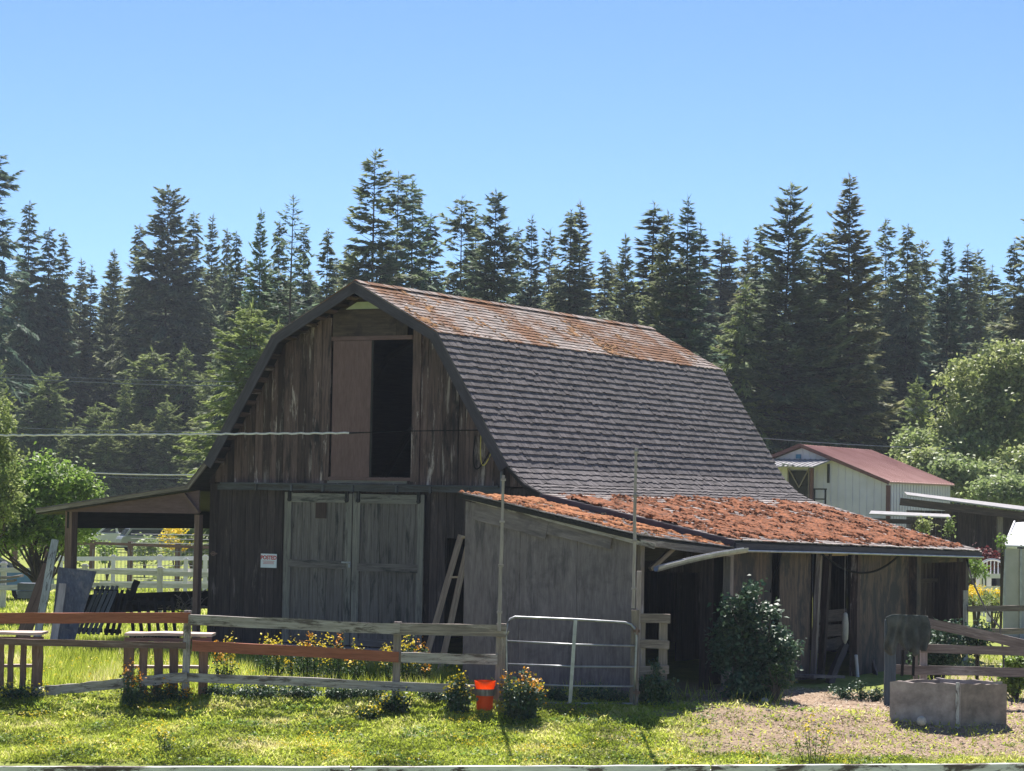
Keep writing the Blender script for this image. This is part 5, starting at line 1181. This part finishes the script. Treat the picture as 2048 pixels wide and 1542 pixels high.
# elder bush at the side wall
q = at(1515, 1400, 44.6); e = lambda px, py, rx, rz, Y=44.6: (at(px, py, Y).x-q.x, Y-44.6, at(px, py, Y).z-gz(q.x, 44.6), rx, .5, rz)
broadleaf(91, (q.x, 44.6, gz(q.x, 44.6)), .3, [e(1490, 1215, .2, .24), e(1490, 1262, .36, .24), e(1475, 1300, .3, .36), e(1518, 1310, .36, .36), e(1550, 1275, .18, .2), e(1566, 1330, .18, .22), e(1512, 1365, .46, .24, 44.3), e(1478, 1378, .22, .16, 44.3), e(1452, 1255, .16, .1), e(1532, 1225, .12, .1), e(1583, 1300, .12, .07), e(1448, 1325, .14, .14), e(1505, 1180, .08, .08), e(1440, 1290, .16, .14), e(1458, 1215, .08, .1)],
          330, 26, (.085, .08, .08), .10, SHRB, 'elder_bush', 'big dark elder bush growing at the lean-to side wall', 'bush', .035)
shrub(1555, 1350, 44.0, .3, .3, 22, 'yellow-flecked weed in front of the elder bush', WEED, 92, .05, name='weed', cat='weed')
# weeds
def weed(px, ybot, w_px, h_px, Y, label, flower=None, n=40, seed=0, mat=WEED, lean=0, size=.055, name='flowering_weed', fl=.5, cat='weed', group=None):
    r = np.random.default_rng(seed+500); s_ = Y/FPX; c = at(px, ybot, Y); z0 = gz(c.x, Y); root = thing(name, (c.x, Y, z0), label, cat, 0, group)
    W2, Hh = w_px*s_/2, (at(px, ybot-h_px, Y).z-z0); m = M(); cl = []; tips = []
    for k in range(max(5, int(n/4))):
        x1 = r.uniform(-W2, W2); hh = Hh*r.uniform(.55, 1.0)*(1-.35*abs(x1)/W2); y1 = r.uniform(-.2, .2)
        m.tube([(x1*.45, y1*.5, -.03), (x1*.8, y1*.8, hh*.55), (x1, y1, hh)], .007, 4, .003); tips.append((x1, y1, hh))
        for t in r.uniform(.05, .95, 5): cl.append((x1*(.45+.55*t), y1*t, hh*t))
    m.build('stems', WEED, root, True)
    Vq, rr = leafcloud(np.array(cl), 11, (.05, .05, .045), size, r); polys('leaves', Vq, 4, rr, mat, root)
    if flower is not None:
        tp = np.array(tips); tp = tp[r.random(len(tp)) < fl+.3]; Vq, rr = leafcloud(tp, 14, (.05, .05, .06), .042, r, asp=1.0); tag(polys('flowers', Vq, 4, rr, flower, root), kind='stuff')
GF = 'yellow-flowered weeds in front of the barn doors'
k = 0
for px, w_, h_, fl in [(440, 22, 44, ORP), (458, 20, 40, YLW), (535, 26, 52, YLW), (560, 22, 44, YLW), (590, 26, 50, YLW), (612, 20, 54, ORP), (634, 26, 50, YLW), (655, 26, 52, YLW), (680, 22, 40, ORP), (712, 22, 34, YLW), (775, 24, 46, YLW), (812, 32, 52, YLW), (828, 22, 40, YLW), (845, 22, 30, ORP)]:
    weed(px, 1340, w_, h_+38, 44.7, 'yellow-flowered weed in the row below the barn doors', fl, 26, 100+k, WEED, size=.05, group=GF, fl=.7); k += 1
weed(1040, 1460, 74, 135, 41.4, 'tall dark weed with orange flowers left in front of the tube gate', ORP, 120, 140, SHRB, size=.07, fl=.25)
weed(1050, 1458, 60, 120, 41.55, 'pale leafy weed mixed in front of the tube gate', YLW, 60, 141, WEED, size=.055, fl=.3)
weed(918, 1455, 54, 112, 41.7, 'leafy weed clump left of the orange bucket', YLW, 110, 142, SHRB, size=.065, fl=.2)
weed(796, 1450, 90, 70, 41.7, 'low dark weeds round the middle fence post', YLW, 110, 144, SHRB, size=.06, fl=.1)
weed(735, 1452, 46, 40, 41.2, 'yellow-flowered weed left of the middle fence post', YLW, 40, 145, WEED, fl=.8)
weed(262, 1430, 42, 110, 41.7, 'orange-flowered weed at the left leg of the standing pallet', ORP, 70, 146, SHRB, fl=.3, size=.05)
weed(330, 1430, 110, 70, 42.1, 'low dark weeds among the pallet legs', ORP, 110, 147, SHRB, fl=.12, size=.05)
weed(40, 1425, 110, 62, 42.0, 'low weeds under the leftmost pallet', YLW, 80, 148, SHRB, fl=.15, size=.05)
for i, (x0, n_) in enumerate(((450, 100), (520, 110), (600, 120), (680, 110), (735, 80), (870, 90))): weed(x0, 1412, 84, 50, 42.45, 'low dark weeds along the foot of the rail fence', None, n_, 150+i, SHRB, size=.055, name='weed', group='weeds along the rail fence foot')
weed(1310, 1420, 90, 100, 42.5, 'dark weeds swallowing the stub of fence', None, 120, 170, SHRB, size=.065, name='weed')
weed(1190, 1415, 130, 46, 42.7, 'low weeds at the foot of the porch plywood wall', None, 110, 171, SHRB, size=.055, name='weed')
weed(1100, 1412, 70, 40, 42.7, 'low weeds behind the left half of the tube gate', None, 60, 172, SHRB, size=.055, name='weed')
weed(1720, 1395, 130, 34, 45.4, 'low dark weeds at the foot of the broad panel', None, 90, 173, SHRB, size=.055, name='weed')
weed(1630, 1535, 90, 120, 39.3, 'thin dry yellow-topped weed standing on the dirt', YLW, 26, 174, WEED, size=.028, fl=.6)
weed(325, 1530, 34, 90, 39.3, 'single tall thin weed stalk in the near grass', YLW, 16, 175, WEED, size=.04, fl=.3)

# ------------------------------------------------------------------ grass, flowers, straw (uncountable)
def scatter(n, x0, x1, y0, y1, keep, seed):
    r = np.random.default_rng(seed); out = []
    xs_, ys_ = r.uniform(x0, x1, n), r.uniform(y0, y1, n); us = r.random(n)
    for x, y, u in zip(xs_, ys_, us):
        if u < keep(x, y): out.append((x, y, gz(x, y)))
    return np.array(out), r
def in_view(x, y, mg=1.04): return abs(x) < y*.2085*mg+.2
def inside_barn(x, y):
    d = (x-B.O.x)*B.d.x+(y-B.O.y)*B.d.y; g = (x-B.O.x)*B.g.x+(y-B.O.y)*B.g.y
    return (-3.9 < g < 4.5 and d > .3) or (4.4 < g < 8.2 and d > -3.1)
def grass(name, n, x0, x1, y0, y1, keep, ln, wd, mat, seed, up=.75, leafy=False, lift=0, par=None, label=None, cat=None):
    P, r = scatter(n, x0, x1, y0, y1, keep, seed); k = len(P)
    d = r.normal(size=(k, 3))*.55; d[:, 2] = up+.25*r.random(k); d /= np.linalg.norm(d, axis=1)[:, None]
    s = r.normal(size=(k, 3))*np.array([1, 1, .15]); s /= np.linalg.norm(s, axis=1)[:, None]
    pn = np.array([noise.noise(Vector((x*.9, y*1.3, 5.))) for x, y, z in P]); L_ = r.uniform(*ln, k)*(1+.5*pn); W__ = r.uniform(*wd, k)
    P[:, 2] += lift*r.random(k)*np.clip(.5+1.3*np.array([noise.noise(Vector((x*2.6, y*3.4, 12.))) for x, y, z in P]), 0, 1)
    rr = np.clip(.42+.75*pn+r.normal(size=k)*.2, 0, 1)
    o = polys(name, tris_from(P, d, s, L_, W__), 3, rr, mat); return tag(o, None, None, None, 'stuff')
dk = lambda x, y: 1-.93*min(1, dirtness(x, y)*1.15)
clump = lambda x, y: min(1, max(.12, .62+1.1*noise.noise(Vector((x*1.7, y*2.6, 9.)))+.5*noise.noise(Vector((x*5, y*7, 2.)))))
near_keep = lambda x, y: (in_view(x, y) and not inside_barn(x, y))*dk(x, y)*clump(x, y)
grass('grass', 330000, -9.6, 9.6, 38.6, 43.2, near_keep, (.03, .085), (.02, .048), GRS, 1, .3, lift=.10)
grass('grass', 70000, -9.6, 9.6, 38.6, 43.2, near_keep, (.06, .13), (.007, .014), GRS, 6, .95)
grass('grass', 150000, -11.5, 5, 43.2, 56, lambda x, y: (in_view(x, y) and not inside_barn(x, y))*dk(x, y)*min(1, .75+.6*noise.noise(Vector((x*1.3, y*1.3, 4.)))), (.14, .36), (.014, .026), GRS, 2, 1.1)
grass('grass', 60000, -19, -6, 56, 92, lambda x, y: in_view(x, y)*.9, (.06, .16), (.03, .06), GRS, 3, .8)
grass('grass', 60000, 7, 19, 44, 92, lambda x, y: (in_view(x, y) and x/y > .165 and not inside_barn(x, y))*dk(x, y), (.08, .18), (.02, .045), GRS, 4, .85)
def petals(name, n, x0, x1, y0, y1, keep, hz_, size, mat, seed):
    P, r = scatter(n, x0, x1, y0, y1, keep, seed); P[:, 2] += r.uniform(*hz_, len(P)); Vq, rr = leafcloud(P, 3, (.015, .015, .01), size, r, asp=1.0); return tag(polys(name, Vq, 4, rr, mat), None, None, None, 'stuff')
P, r = scatter(26000, -9.6, 9.6, 38.7, 43.5, lambda x, y: (in_view(x, y) and not inside_barn(x, y))*dk(x, y)*max(0, noise.noise(Vector((x*1.1, y*1.9, 33.)))*2.2), 14)
P[:, 2] += r.uniform(.02, .07, len(P)); Vq, rr = leafcloud(P, 3, (.02, .02, .012), .055, r, asp=.7); tag(polys('clover', Vq, 4, rr, BRD), None, None, None, 'stuff')
fk = lambda x, y: in_view(x, y)*dk(x, y)*max(0, noise.noise(Vector((x*.8, y*1.6, 21.)))*1.6-.18+.5*sst(-.3, .5, noise.noise(Vector((x*3, y*3, 1.))))*.3)
petals('buttercups', 9000, -9.6, 4, 38.8, 41.8, fk, (.05, .13), .024, YLW, 7)
petals('buttercups', 2500, -11, 0, 43, 48, lambda x, y: in_view(x, y)*.3, (.12, .28), .026, YLW, 8)
petals('buttercups', 3500, -9, 9, 38.8, 39.7, lambda x, y: in_view(x, y)*max(0, noise.noise(Vector((x*.9, 3, 21.)))*1.5), (.04, .12), .026, YLW, 9)
P, r = scatter(60000, -3, 12, 38.7, 48, lambda x, y: (in_view(x, y) and not inside_barn(x, y))*max(0, dirtness(x, y)-.1)*min(1, max(.1, .6+1.2*noise.noise(Vector((x*2, y*3, 6.))))), 10)
k = len(P); d = r.normal(size=(k, 3))*np.array([1, 1, .22]); d /= np.linalg.norm(d, axis=1)[:, None]; s = np.cross(d, np.array([0, 0, 1.])+r.normal(size=(k, 3))*.3); s /= np.linalg.norm(s, axis=1)[:, None]
P[:, 2] += r.uniform(0, .03, k); tag(polys('straw_litter', tris_from(P, d, s, r.uniform(.03, .11, k), r.uniform(.008, .028, k)), 3, r.random(k), STRAW), None, None, None, 'stuff')
# small dark stones and clods on the dirt
P, r = scatter(500, 0, 11, 38.8, 46, lambda x, y: in_view(x, y)*dirtness(x, y)*.6, 12)
m = M()
for x, y, z in P:
    s_ = random.uniform(.012, .045); m.lathe((x, y, z-.01), [(s_*.7, 0), (s_, s_*.4), (s_*.6, s_*.8), (0, s_)], 6)
tag(m.build('clods', CONCD), None, None, None, 'stuff')
for p in PT.values():
    if p['_u'] == 0: 
        for c in list(p.children): bpy.data.objects.remove(c)
        bpy.data.objects.remove(p)
for o in bpy.data.objects:
    if '_u' in o: del o['_u']

# ------------------------------------------------------------------ air
m = M(); m.box((0, 120, 22), (460, 420, 47)); hz = m.build('haze', plain('haze_mat', (1, 1, 1), (1, 1, 1)))
hm = hz.data.materials[0]; hn = hm.node_tree; hn.nodes.clear(); ho = hn.nodes.new('ShaderNodeOutputMaterial'); hv = hn.nodes.new('ShaderNodeVolumePrincipled')
hv.inputs['Color'].default_value = (.80, .88, 1, 1); hv.inputs['Density'].default_value = .00024; hv.inputs['Anisotropy'].default_value = .2
hn.links.new(hv.outputs[0], ho.inputs['Volume']); hz['kind'] = 'stuff'
